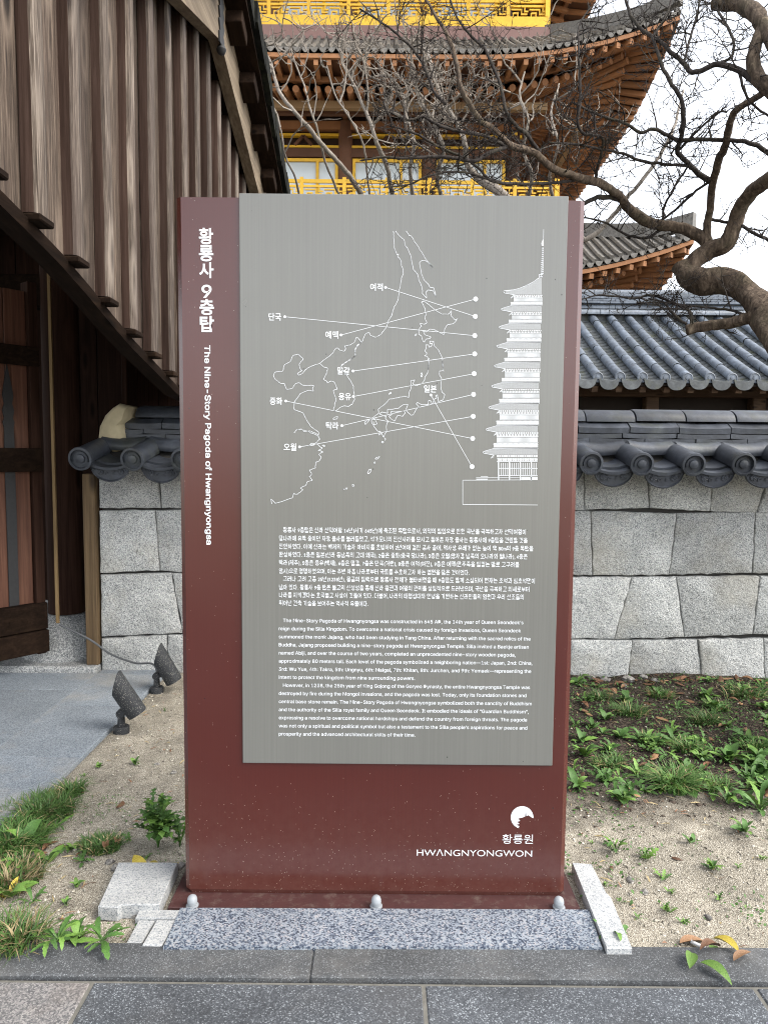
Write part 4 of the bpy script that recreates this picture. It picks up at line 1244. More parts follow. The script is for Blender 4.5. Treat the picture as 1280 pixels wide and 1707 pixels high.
# short outlookers on the barge board, roof deck, tiles of the verge
VX = -0.75
def roof_low(y): return AZ + BH + .02 - .375 * abs(y - AY)
for s in (-1, 1):
    for k in range(7):
        y = AY + s * (0.20 + k * .355)
        zt = roof_low(y) + .004
        a = math.atan(.36) * -s
        m = MB()
        m.cbox((-.16, -.075, -.085), (VX - .005 - (GX + .05) - .02, .075, -.006), .004)
        link('outlooker', m.mesh('outlooker', M['wood_dark']), gate, T(GX + .05, y, zt) @ Matrix.Rotation(a, 4, 'X'))
    # deck
    d = MB()
    y1 = AY + s * 3.05
    d.prism([(AY, roof_low(AY) + .0), (y1, roof_low(y1)), (y1, roof_low(y1) + .05), (AY, roof_low(AY) + .06)], -6.2, VX, 'X')
    d.build('roof_deck', M['wood_dark'], gate)
    # lapped verge tiles along the slope
    n = 13
    for k in range(n):
        ya = AY + s * (k * 3.1 / n); yb = AY + s * ((k + 1) * 3.1 / n + .02)
        za = roof_low(ya) + .055; zb = roof_low(yb) + .055
        m = MB()
        hh = .10 + rnd.uniform(-.008, .012)
        m.prism([(ya, za - .015), (yb, zb - .035), (yb, zb + hh * .7), ((ya + yb) / 2, (za + zb) / 2 + hh), (ya, za + hh)], VX - .20, VX + .03 + rnd.uniform(-.012, .012), 'X')
        m.build('verge_tile', M['tile_moss'], gate)
# the tiled slopes (mostly above the frame): round tile rows down each slope
for s in (-1, 1):
    for k in range(20):
        x = VX - .12 - k * .27
        p = [Vector((x, AY + s * 3.12 * f, roof_low(AY + s * 3.12 * f) + .10 + .05 * (f - .5) ** 2)) for f in (0, .25, .5, .75, 1)]
        MB().tube(p, .07, 8).build('round_tile_row', M['tile_moss'], gate, True)
    y1 = AY + s * 3.1
    MB().prism([(AY, roof_low(AY) + .061), (y1, roof_low(y1) + .051), (y1, roof_low(y1) + .09), (AY, roof_low(AY) + .10)], -6.2, VX - .02, 'X').build('tile_bed', M['tile_moss'], gate)
MB().prism([(AY - .16, roof_low(AY) + .02), (AY + .16, roof_low(AY) + .02), (AY + .13, roof_low(AY) + .42), (AY - .13, roof_low(AY) + .42)], -6.2, VX - .02, 'X').build('roof_ridge', M['tile_moss'], gate)
# purlins running along the ridge direction
for (y, z) in ((AY, AZ + .02), (AY - 1.45, AZ - .46), (AY + 1.45, AZ - .46)):
    MB().tube([(-6, y, z), (GX - .03, y, z)], .10, 12).build('purlin', M['wood_dark'], gate, True)
# rafters under the deck
for s in (-1, 1):
    for k in range(14):
        x = GX - .25 - k * .36
        MB().beam((x, AY, roof_low(AY) - .05), (x, AY + s * 2.95, roof_low(AY + s * 2.95) - .05), .09, .09).build('rafter', M['wood_dark'], gate)

# columns on stone bases, tie beams
def gate_column(x, y, r=.102):
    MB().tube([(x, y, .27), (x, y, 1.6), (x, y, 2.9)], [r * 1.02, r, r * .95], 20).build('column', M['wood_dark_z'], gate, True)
    MB().lathe([(.25, .0), (.25, .034), (.245, .05), (.232, .09), (.21, .14), (.185, .19), (.155, .225), (.13, .243), (.108, .262), (.001, .272)], 28, (x, y, 0)).build('column_base', M['base_granite'], gate, True)
CX, CY = -1.86, 4.13
gate_column(CX, CY)
gate_column(CX, 5.55); gate_column(-4.4, CY); gate_column(-4.4, 5.55); gate_column(CX, 2.25) if False else None
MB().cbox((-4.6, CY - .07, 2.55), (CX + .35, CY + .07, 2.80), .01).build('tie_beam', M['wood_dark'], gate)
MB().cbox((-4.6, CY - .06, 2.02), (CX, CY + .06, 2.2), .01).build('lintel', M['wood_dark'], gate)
# pale post against the wall end, pale strip of the hinge stile
p0, p1 = at(142, 900, 3.865), at(166, 900, 3.865)
MB().cbox((p0.x, 3.845, .034), (p1.x - .012, 3.905, 1.09), .004).build('post', M['wood_post'], gate)
e0 = at(82, 430, 3.84); e1 = at(97, 1040, 3.84)
MB().beam((e0.x, 3.84, e0.z + .9), (e1.x, 3.84, .27), .015, .014, Vector((0, 1, 0))).build('hinge_stile', M['wood_pale'], gate)
# plank wall closing the passage at the back and the dark side panels
for k in range(22):
    x = -5.2 + k * .2
    if x < -1.15:
        MB().cbox((x + .003, 5.50, .05), (x + .197, 5.53, 2.9), .003).build('back_board', M['wood_dark_z'], gate)
for k in range(7):
    y = CY + .12 + k * .2
    MB().cbox((-1.56, y + .003, 1.10 if y < 4.4 else .05), (-1.53, y + .197, 2.9), .003).build('side_board', M['wood_dark_z'], gate)

# open door leaf hinged beside the column
door = thing('door_leaf', (-1.87, 3.86, .12), 'open brown plank door leaf with a black iron spear strap in the gate', 'door')
hx, hy = -1.875, 3.87
dirv = Vector((-0.62, -0.785, 0)).normalized()      # from the hinge towards the free edge
nrm = Vector((-dirv.y, dirv.x, 0)); nrm = nrm if nrm.dot(Vector((1.8, -3.8, 0))) > 0 else -nrm
def dpt(u, d, z): return Vector((hx, hy, 0)) + dirv * u + nrm * d + Vector((0, 0, z))
def dbox(u0, u1, d0, d1, z0, z1, name, mat, parent=door, ch=.003):
    M4 = Matrix((( dirv.x, nrm.x, 0, hx), (dirv.y, nrm.y, 0, hy), (0, 0, 1, 0), (0, 0, 0, 1)))
    mb = MB().cbox((u0, d0, z0), (u1, d1, z1), ch)
    mb.v = [tuple(M4 @ Vector(v)) for v in mb.v]
    return mb.build(name, mat, parent)
ws = [.115, .15, .17, .16, .15, .17, .16]
u = .05
for w in ws:
    dbox(u + .002, u + w - .002, -.028 + rnd.uniform(-.003, .003), .0 + rnd.uniform(-.003, .003), .16, 2.05, 'door_board', M['wood_door'])
    u += w
dbox(0, .05, -.05, .03, .10, 2.1, 'door_stile', M['wood_dark_z'])
for (z0, z1, d) in ((.115, .235, .06), (.24, .385, .05), (1.10, 1.225, .045), (1.66, 1.76, .04)):
    dbox(.0, u, .001, d, z0, z1, 'door_rail', M['wood_dark'])
# iron straps: bands across, spear pointing up
for uc in (.158, .55):
    sp = []
    for (uu, zz) in ((-.026, 1.225), (.026, 1.225), (.024, 1.33), (.030, 1.36), (.022, 1.38), (.030, 1.42), (.020, 1.455), (.028, 1.50), (.0, 1.66), (-.028, 1.50), (-.020, 1.455), (-.030, 1.42), (-.022, 1.38), (-.030, 1.36), (-.024, 1.33)):
        sp.append((uc + uu, zz))
    mb = MB().prism(sp, .004, .011, 'Y')
    M4 = Matrix((( dirv.x, nrm.x, 0, hx), (dirv.y, nrm.y, 0, hy), (0, 0, 1, 0), (0, 0, 0, 1)))
    mb.v = [tuple(M4 @ Vector(v)) for v in mb.v]
    mb.build('iron_spear', M['iron'], door)
    dbox(uc - .026, uc + .026, .004, .011, .385, 1.10, 'iron_strap', M['iron'], door, .001)

# cable from the gate column down to the far lamp
M['cable'] = flat('cable', (0.10, 0.105, 0.11), 0.6, 0.2, 50)
w0 = at(100, 1041, 3.80); w1 = at(150, 1066, 3.78); w2 = at(185, 1090, 3.74); w3 = at(225, 1105, 3.66); w4 = at(258, 1109, 3.60)
pts = []
P5 = [w0, w1, w2, w3, w4, Vector((w4.x + .03, 3.55, .01))]
for i in range(len(P5) - 1):
    a, b = P5[i], P5[i + 1]
    pa = P5[i - 1] if i else a; pb = P5[i + 2] if i + 2 < len(P5) else b
    for k in range(6):
        t_ = k / 6
        pts.append(0.5 * ((2 * a) + (b - pa) * t_ + (2 * pa - 5 * a + 4 * b - pb) * t_ ** 2 + (3 * a - pa - 3 * b + pb) * t_ ** 3))
pts.append(P5[-1])
tag(MB().tube(pts, .0055, 6).build('power_cable', M['cable'], None, True), 'thin grey cable hanging from the gate column down to a spotlight', 'cable', kind='thing')

# ---------------------------------------------------------------- two ground spotlights
def spotpaint():
    t = NT('spotlight_paint', .65, .4)
    d = t.voro(420)
    rc = t.voro(420, out='Color'); s_ = t.node('ShaderNodeSeparateColor'); t.l.new(rc, s_.inputs[0])
    f = t.math('MULTIPLY', t.math('GREATER_THAN', s_.outputs[0], .86), t.math('LESS_THAN', d, .42))
    c = t.mix(t.noise(22, 5, .7), (0.012, 0.0135, 0.016), (0.034, 0.037, 0.041))
    t.color(t.mix(t.math('MULTIPLY', f, .8), c, (0.36, 0.34, 0.30)))
    t.bump(t.noise(150, 3), .2, .002)
    return t.mat
M['spot'] = spotpaint()
M['lens'] = flat('spot_lens', (0.03, 0.035, 0.04), 0.15, 0.2, 20)
def spotlight(base, head_lo, head_hi, r, label):
    t = thing('ground_spotlight', base, label, 'lamp', 'spotlights beside the walkway')
    bx, by, bz = base
    MB().lathe([(.034, -.02), (.034, .018), (.030, .022), (.012, .023), (.001, .024)], 18, (bx, by, bz)).build('mount', M['spot'], t, True)
    k = Vector(head_lo).lerp(Vector(head_hi), .25)
    MB().tube([(bx, by, bz + .02), (bx, by, bz + .075)], [.017, .014], 10).build('stem', M['spot'], t, True)
    kn = Vector((bx, by, bz + .078))
    ax = (k - kn).normalized()
    MB().tube([kn - Vector((0, .014, 0)), kn + Vector((0, .014, 0))], .019, 14).build('knuckle', M['spot'], t, True)
    MB().tube([kn, kn + (k - kn) * .8], [.012, .012], 8).build('arm', M['spot'], t, True)
    a = Vector(head_lo); b = Vector(head_hi); d = (b - a).normalized()
    # cylinder with slanted glare hood: long on the upper side
    u = d.cross(Vector((0, 1, 0))).normalized(); w = d.cross(u); n = 24
    if u.x < 0: u = -u
    L = (b - a).length; vs = []; fs = []
    for j, rr in ((0, r * .96), (1, r), (2, r), (3, r * .88), (4, r * .88)):
        for q in range(n):
            an = 2 * math.pi * q / n; c_, s_ = math.cos(an), math.sin(an)
            h = {0: 0.0, 1: .006, 2: L * (.80 + .20 * c_), 3: L * (.80 + .20 * c_), 4: L * .5}[j]
            vs.append(a + d * h + (u * c_ + w * s_) * rr)
    for j in range(4):
        for q in range(n): fs.append((j * n + q, j * n + (q + 1) % n, (j + 1) * n + (q + 1) % n, (j + 1) * n + q))
    fs.append(tuple(range(n)))
    MB().add(vs, fs).build('housing', M['spot'], t, True)
    c = a + d * L * .505
    MB().add([c + (u * math.cos(2 * math.pi * q / n) + w * math.sin(2 * math.pi * q / n)) * r * .87 for q in range(n)], [tuple(range(n))]).build('lens', M['lens'], t)
    return t
# nearer lamp: housing tilts up to the left
def spot_at(bpx, lo, hi, r, label):
    b = ground(*bpx); b.z = -.005
    a = at(*lo, b.y); c = at(*hi, b.y - .01)
    spotlight(b, a, c, r, label)
spot_at((203, 1216), (230, 1190), (186, 1126), .043, 'speckled black spotlight nearer the camera at the walkway edge')
spot_at((262, 1150), (291, 1136), (257, 1078), .043, 'speckled black spotlight farther back near the wall and the cable')
# ================================================================ tiled roof of the building behind the wall (right)
M['eave_wood'] = woodmat('eave_wood', (0.05, 0.03, 0.018), (0.10, 0.06, 0.036), (0.17, 0.11, 0.066), 'X', 0.7, 20, (0.8, 1.2), 0.2)
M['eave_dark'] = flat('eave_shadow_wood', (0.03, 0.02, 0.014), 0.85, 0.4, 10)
bk = thing('tiled_building', (3.0, 9.6, 0), 'low building with blue grey tiled roof beyond the right side of the wall', 'building')
RE, RR = 8.3, 10.5                      # eave and ridge distance
e0 = at(1071, 626, RE); r0 = at(982, 530, RR)
ez, rz = 2.10, 3.22
BP = 0.2595                             # row pitch
bx = e0.x
NR = 15
def roofp(f, dz=0.0):                   # f 0 eave .. 1 ridge, slightly sagging slope
    return RE + (RR - RE) * f, ez + (rz - ez) * f - .05 * 4 * f * (1 - f) * .6 + dz
# one barrel tile segment, length 1/6 of the slope, axis from eave to ridge
SEG = 7
segm = []
for j in range(SEG):
    f0, f1 = j / SEG, (j + 1) / SEG
    y0, z0 = roofp(f0); y1, z1 = roofp(f1)
    mb = MB(); n = 10; vs = []; fs = []
    for (y, z, r) in ((y0, z0 + .035, .0575), (y0 + (y1 - y0) * .97, z0 + (z1 - z0) * .97 + .035, .0555), (y1 - .004, z1 + .034, .054)):
        for k in range(n + 1):
            a = -.3 + (math.pi + .6) * k / n
            vs.append((r * math.cos(a), y, z + r * math.sin(a)))
    for i in range(2):
        for k in range(n): fs.append((i * (n + 1) + k, i * (n + 1) + k + 1, (i + 1) * (n + 1) + k + 1, (i + 1) * (n + 1) + k))
    mb.add(vs, fs)
    if j == 0:
        mb.lathe([(.03, .02), (.060, .02), (.062, 0), (.053, -.004), (.049, .004), (.026, .003), (.023, -.004), (.001, -.006)], 18, (0, y0, z0 + .035), 'Y')
    segm.append(mb.mesh('round_tile', M['tile_roof'], True))
# trough of lapped pan tiles between two rows
mb = MB(); LAP = 22
for j in range(LAP):
    f0, f1 = j / LAP, (j + 1.25) / LAP
    y0, z0 = roofp(f0); y1, z1 = roofp(min(f1, 1))
    n = 8; vs = []; fs = []
    for (y, z, d) in ((y0, z0 + .030, 0), (y0, z0 + .012, 0), (y1, z1 + .010, 0)):
        for k in range(n + 1):
            u = -1 + 2 * k / n
            vs.append((u * .112, y, z - .034 * (1 - u * u)))
    for i in range(2):
        for k in range(n): fs.append((i * (n + 1) + k, i * (n + 1) + k + 1, (i + 1) * (n + 1) + k + 1, (i + 1) * (n + 1) + k))
    mb.add(vs, fs)
pan_row = mb.mesh('pan_tile_row', M['tile_pan'], True)
# eave drip
mb = MB(); n = 14; vs = []; fs = []
for (dy) in (0, .018):
    for k in range(n + 1):
        u = -1 + 2 * k / n
        vs.append((u * .118, RE - .015 + dy, ez + .018 - .030 * (1 - u * u)))
    for k in range(n + 1):
        u = -1 + 2 * k / n
        vs.append((u * .118, RE - .015 + dy, ez + .010 - .112 * (1 - abs(u) ** 2.6) ** .6 - .004))
w = n + 1
for k in range(n):
    fs += [(k, k + 1, w + k + 1, w + k), (2 * w + k, 2 * w + k + 1, 3 * w + k + 1, 3 * w + k), (w + k, w + k + 1, 3 * w + k + 1, 3 * w + k), (k, k + 1, 2 * w + k + 1, 2 * w + k)]
mb.add(vs, fs)
edrip = mb.mesh('drip_tile', M['tile_pan'], True)
for k in range(-NR + 2, NR + 4):
    x = bx + k * BP
    if x < 0.1: continue
    for j in range(SEG):
        link('round_tile', segm[j], bk, T(x + rnd.uniform(-.004, .004), 0, rnd.uniform(-.004, .004)))
    link('pan_tile_row', pan_row, bk, T(x + BP / 2, 0, 0))
    link('drip_tile', edrip, bk, T(x + BP / 2, 0, rnd.uniform(-.006, .006)))
XE = bx + (NR + 4) * BP
# ridge: filler row, stacked flat tiles, top roll
def long_course(z0, z1, y, depth, L, off, mat, name='ridge_tile', roll=False):
    x = 0.0 - off
    while x < XE:
        a = max(x, 0.0); b = x + L
        if b - a > .04:
            mb = MB()
            if roll:
                n = 8; vs = []; fs = []; r = (z1 - z0) / 2
                for xx, rr in ((a + .003, r), (b - .003, r * .97)):
                    for k in range(n + 1):
                        an = math.pi * (-.1 + 1.2 * k / n)
                        vs.append((xx, y - math.cos(an) * rr * 1.2, (z0 + z1) / 2 - r * .2 + math.sin(an) * rr * 1.1))
                for k in range(n): fs.append((k, k + 1, n + 2 + k, n + 1 + k))
                fs += [tuple(range(n + 1)), tuple(range(n + 1, 2 * n + 2))]
                mb.add(vs, fs)
            else:
                mb.cbox((a + .003, y - depth / 2 + rnd.uniform(-.012, .012), z0), (b - .003, y + depth / 2, z1 - .004), .004)
            mb.build(name, mat, bk, roll)
        x += L
long_course(rz + .005, rz + .115, RR - .10, .2, .34, .0, M['tile_roof'], roll=True)
long_course(rz + .105, rz + .20, RR - .02, .2, .34, .1, M['tile_roof'], roll=True)
for i in range(4): long_course(rz + .195 + i * .034, rz + .229 + i * .034, RR + .06, .34 - i * .012, .34, .11 * (i % 3), M['tile_roof'])
long_course(rz + .325, rz + .43, RR + .06, .2, .34, .05, M['tile_roof'], roll=True)
MB().box((0, RR - .05, rz - .12), (XE, RR + .16, rz + .34)).build('ridge_core', M['tile_pan'], bk)
# back slope, gable fill, eave timber and wall below
yb, zb = RR + 2.2, ez
MB().add([(0, RR, rz), (XE, RR, rz), (XE, yb, zb), (0, yb, zb), (0, RR, rz - .1), (XE, RR, rz - .1), (XE, yb, zb - .1), (0, yb, zb - .1)], [(0, 1, 2, 3), (7, 6, 5, 4), (0, 4, 5, 1), (1, 5, 6, 2), (2, 6, 7, 3), (3, 7, 4, 0)]).build('rear_slope', M['tile_pan'], bk)
MB().add([(.0, RE + .03, ez - .06), (XE, RE + .03, ez - .06), (XE, RR, rz - .12), (0, RR, rz - .12), (0, RE + .03, ez - .025), (XE, RE + .03, ez - .025), (XE, RR, rz - .085), (0, RR, rz - .085)], [(0, 1, 2, 3), (7, 6, 5, 4), (0, 4, 5, 1), (1, 5, 6, 2), (2, 6, 7, 3), (3, 7, 4, 0)]).build('roof_deck', M['eave_dark'], bk)
for k in range(26):
    x = .2 + k * .28
    MB().beam((x, RE + .06, ez - .10), (x, RE + 1.2, ez + .42), .07, .07).build('rafter', M['eave_wood'], bk)
MB().cbox((0, RE + .75, ez - .12), (XE, RE + .93, ez + .06), .01).build('eave_beam', M['eave_wood'], bk)
for k in range(6):
    MB().cbox((.6 + k * 1.35, RE + .76, 0), (.76 + k * 1.35, RE + .92, ez - .12), .01).build('column', M['eave_wood'], bk)
MB().cbox((0, RE + .80, ez - .40), (XE, RE + .88, ez - .30), .006).build('tie_rail', M['eave_wood'], bk)
MB().box((0.02, RE + .96, 0), (XE, RE + 1.02, ez - .06)).build('wall', M['eave_dark'], bk)
# ================================================================ tall timber pagoda far behind
def pagwood(name, c0, c1, rough=.65):
    t = NT(name, rough, .3)
    n = t.noise(2.2, 5, .6)
    t.color(t.vary(t.mix(n, c0, c1), .78, 1.2))
    return t.mat
M['pg_orange'] = pagwood('pagoda_orange_wood', (0.20, 0.085, 0.036), (0.38, 0.185, 0.085))
M['pg_brown'] = pagwood('pagoda_brown_wood', (0.075, 0.035, 0.02), (0.15, 0.07, 0.04))
M['pg_tan'] = pagwood('pagoda_tan_wood', (0.20, 0.125, 0.062), (0.30, 0.20, 0.11))
M['pg_dark'] = pagwood('pagoda_dark_wood', (0.026, 0.014, 0.010), (0.06, 0.03, 0.02))
M['pg_yellow'] = flat('pagoda_yellow_paint', (0.80, 0.47, 0.035), 0.55, 0.28, 5, vary=(.92, 1.05))
M['pg_tile'] = tilemat('pagoda_tile', (0.135, 0.125, 0.112), 0.2, 0.6, (.85, 1.15))
M['pg_glass'] = flat('pagoda_glass', (0.55, 0.62, 0.66), 0.12, 0.05, 1, 0.9, vary=(.95, 1.05))
M['pg_plaster'] = flat('pagoda_band', (0.20, 0.115, 0.10), 0.7, 0.1, 3)

pag = thing('pagoda', (0, 36, 0), 'tall many-storeyed timber pagoda with orange eaves and yellow balconies behind the trees', 'pagoda')
PYC = 35.45                                     # depth of the pagoda's centre
def roof_z(u, hw, z_e, lift):                   # eave height along one side, u = -1..1 from corner to corner
    s = max(0.0, (abs(u) - .30) / .70)
    return z_e + lift * s ** 2.1
def side(k, x, d, z):
    """point at lateral x, outward distance d from the centre, on side k (0 front, 1 right, 2 rear, 3 left)"""
    if k == 0: return Vector((x, PYC - d, z))
    if k == 1: return Vector((d, PYC + x, z))
    if k == 2: return Vector((-x, PYC + d, z))
    return Vector((-d, PYC - x, z))

def pagoda_roof(hw, ww, z_e, lift, rise, full=True, sides=(0, 1)):
    """hw eave half width, ww wall half width, z_e eave tile height"""
    bw = hw - 3.75                              # half width where the slope meets the storey above
    N = int(2 * hw / .30) if full else 36
    # ---- slope surface with tile rows as geometry, one object per side
    for k in range(4):
        mb = MB(); rows = 10
        cols = 40
        vs = []
        for j in range(rows + 1):
            f = j / rows
            d = hw + (bw - hw) * f
            for i in range(cols + 1):
                u = -1 + 2 * i / cols
                ze = roof_z(u, hw, z_e, lift)
                z = ze + (z_e + rise - ze) * f - .55 * f * (1 - f)
                vs.append(side(k, u * d, d + (.0), z))
        fs = [(j * (cols + 1) + i, j * (cols + 1) + i + 1, (j + 1) * (cols + 1) + i + 1, (j + 1) * (cols + 1) + i) for j in range(rows) for i in range(cols)]
        mb.add(vs, fs)
        # underside close below
        m = len(mb.v)
        mb.add([Vector(v) - Vector((0, 0, .13)) for v in mb.v[:m]], [tuple(reversed(f)) for f in fs])
        mb.build('roof_slope', M['pg_tile'], pag, 'all', recalc=False)
        if k not in sides: continue
        for i in range(N + 1):
            x = -hw + .12 + (2 * hw - .24) * i / N
            pts = []
            fmax = 1.0 if abs(x) < bw else (hw - abs(x)) / (hw - bw)
            if fmax < .03: continue
            for j in range(7):
                f = fmax * j / 6
                d = hw + (bw - hw) * f; u = max(-1, min(1, x / d))
                ze = roof_z(u, hw, z_e, lift)
                pts.append(side(k, x, d + (.05 if j == 0 else 0), ze + (z_e + rise - ze) * f - .55 * f * (1 - f) + .05))
            MB().tube(pts, .085, 6).build('round_tile_row', M['pg_tile'], pag, True)
            xm = x + hw / N                     # drip between the rows
            u = xm / hw
            if abs(u) < .99:
                z = roof_z(u, hw, z_e, lift)
                a = side(k, xm, hw + .045, z)
                ex_ = (side(k, xm + 1, hw, z) - side(k, xm, hw, z))
                q = [a + ex_ * (.135 * c_) + Vector((0, 0, d_)) for c_, d_ in ((-1, .02), (1, .02), (.75, -.07), (.35, -.13), (0, -.145), (-.35, -.13), (-.75, -.07))]
                o_ = (side(k, xm, hw - .03, z) - side(k, xm, hw + .0, z))
                MB().add(q + [v + o_ for v in q], [tuple(range(7)), tuple(range(13, 6, -1))] + [(i2, (i2 + 1) % 7, (i2 + 1) % 7 + 7, i2 + 7) for i2 in range(7)]).build('drip_tile', M['pg_tile'], pag)
    # ---- hip ridges
    for (sx, sy) in ((1, -1), (1, 1), (-1, -1), (-1, 1)):
        pts = []
        for j in range(9):
            f = j / 8
            d = hw + (bw - hw) * f
            ze = z_e + lift
            z = ze + (z_e + rise - ze) * f - .55 * f * (1 - f) + .16
            pts.append(Vector((sx * d, PYC + sy * d, z + (.22 * max(0, 1 - f * 4)))))
        mb = MB()
        vs = []; fs = []
        sd_ = Vector((-sy, sx, 0)).normalized() * .17
        for p in pts: vs += [p - sd_ - Vector((0, 0, .16)), p + sd_ - Vector((0, 0, .16)), p + sd_ * .8 + Vector((0, 0, .34)), p - sd_ * .8 + Vector((0, 0, .34))]
        for j in range(8):
            for k in range(4): fs.append((j * 4 + k, j * 4 + (k + 1) % 4, j * 4 + 4 + (k + 1) % 4, j * 4 + 4 + k))
        fs += [(0, 1, 2, 3), tuple(range(32, 36))]
        mb.add(vs, fs).build('hip_ridge', M['pg_tile'], pag)
    # ---- soffit: fascia, square flying rafters, lath, round rafters, purlin
    for k in range(4):
        if k not in sides: continue
        def strip(d0, d1, dz0, dz1, name, mat, un=24):
            vs = []; fs = []
            for i in range(un + 1):
                u = -1 + 2 * i / un
                z = roof_z(u, hw, z_e, lift)
                s_ = 1.0
                for (d, dz) in ((d0, dz0), (d1, dz0), (d1, dz1), (d0, dz1)):
                    vs.append(side(k, u * d, d, z + dz - slope * (hw - d)))
            for i in range(un):
                for q in range(4): fs.append((i * 4 + q, i * 4 + (q + 1) % 4, i * 4 + 4 + (q + 1) % 4, i * 4 + 4 + q))
            fs += [(0, 1, 2, 3), tuple(range(un * 4, un * 4 + 4))]
            MB().add(vs, fs).build(name, mat, pag)
        slope = .0
        strip(hw - .13, hw - .0, -.30, -.16, 'fascia', M['pg_orange'])
        D1 = hw - 1.35                            # lath under the flying rafters
        slope = -.10
        strip(hw - .2, D1 - .3, -.30, -.26, 'soffit_board', M['pg_brown'])
        n = int(2 * hw / .46) if full else 20
        for i in range(n + 1):
            x = -hw + .25 + (2 * hw - .5) * i / n
            u = x / hw; z = roof_z(u, hw, z_e, lift)
            fan = max(0.0, (abs(u) - .62) / .38)
            xi = x * (1 - .16 * fan)
            a = side(k, x, hw - .06, z - .42); b = side(k, xi, D1 - .25, roof_z(xi / (D1), hw, z_e, lift) - .30)
            MB().beam(a, b, .15, .17).build('flying_rafter', M['pg_orange'], pag)
        slope = -.12
        strip(D1 + .13, D1 - .05, -.62, -.44, 'lath', M['pg_orange'])
        n = int(2 * hw / .46) if full else 20
        D2 = ww + .2
        slope = -.30
        strip(D1, D2, -.42, -.38, 'inner_soffit', M['pg_dark'])
        for i in range(n + 1):
            x = -D1 + .2 + (2 * D1 - .4) * i / n
            u = x / D1; z = roof_z(u, hw, z_e, lift)
            fan = max(0.0, (abs(u) - .45) / .55)
            xi = x * (1 - .42 * fan)
            lo = roof_z(max(-1, min(1, xi / D1)), hw, z_e, lift * .55)
            a = side(k, x, D1 + .10, z - .73); b = side(k, xi, D2, lo + .15)
            MB().tube([a, b], .125, 8).build('round_rafter', M['pg_orange'], pag, True)
        # purlin rings carried by the brackets
        for (dd, zz, w_, mat) in ((hw - 2.3, -.80, .24, M['pg_tan']), (hw - 3.2, -.60, .22, M['pg_brown'])):
            le = dd * .78; a = side(k, -le, dd, z_e + zz); b = side(k, le, dd, z_e + zz)
            MB().beam(a, b, w_, w_ * 1.1).build('purlin', mat, pag)

def bracket(k, x, ww, z, full=True):
    """stepped bracket set: blocks and arms stepping outwards"""
    mats = (M['pg_orange'], M['pg_brown'])
    for s in range(4):
        d = ww + .15 + s * .62; zz = z + s * .36
        a = side(k, x, ww - .2, zz); b = side(k, x, d + .5, zz + .05)
        MB().beam(a, b, .20, .24).build('bracket_arm', mats[s % 2], pag)
        L = 1.0 - .1 * s
        MB().beam(side(k, x - L, d, zz + .20), side(k, x + L, d, zz + .20), .20, .18).build('bracket_arm', mats[(s + 1) % 2], pag)

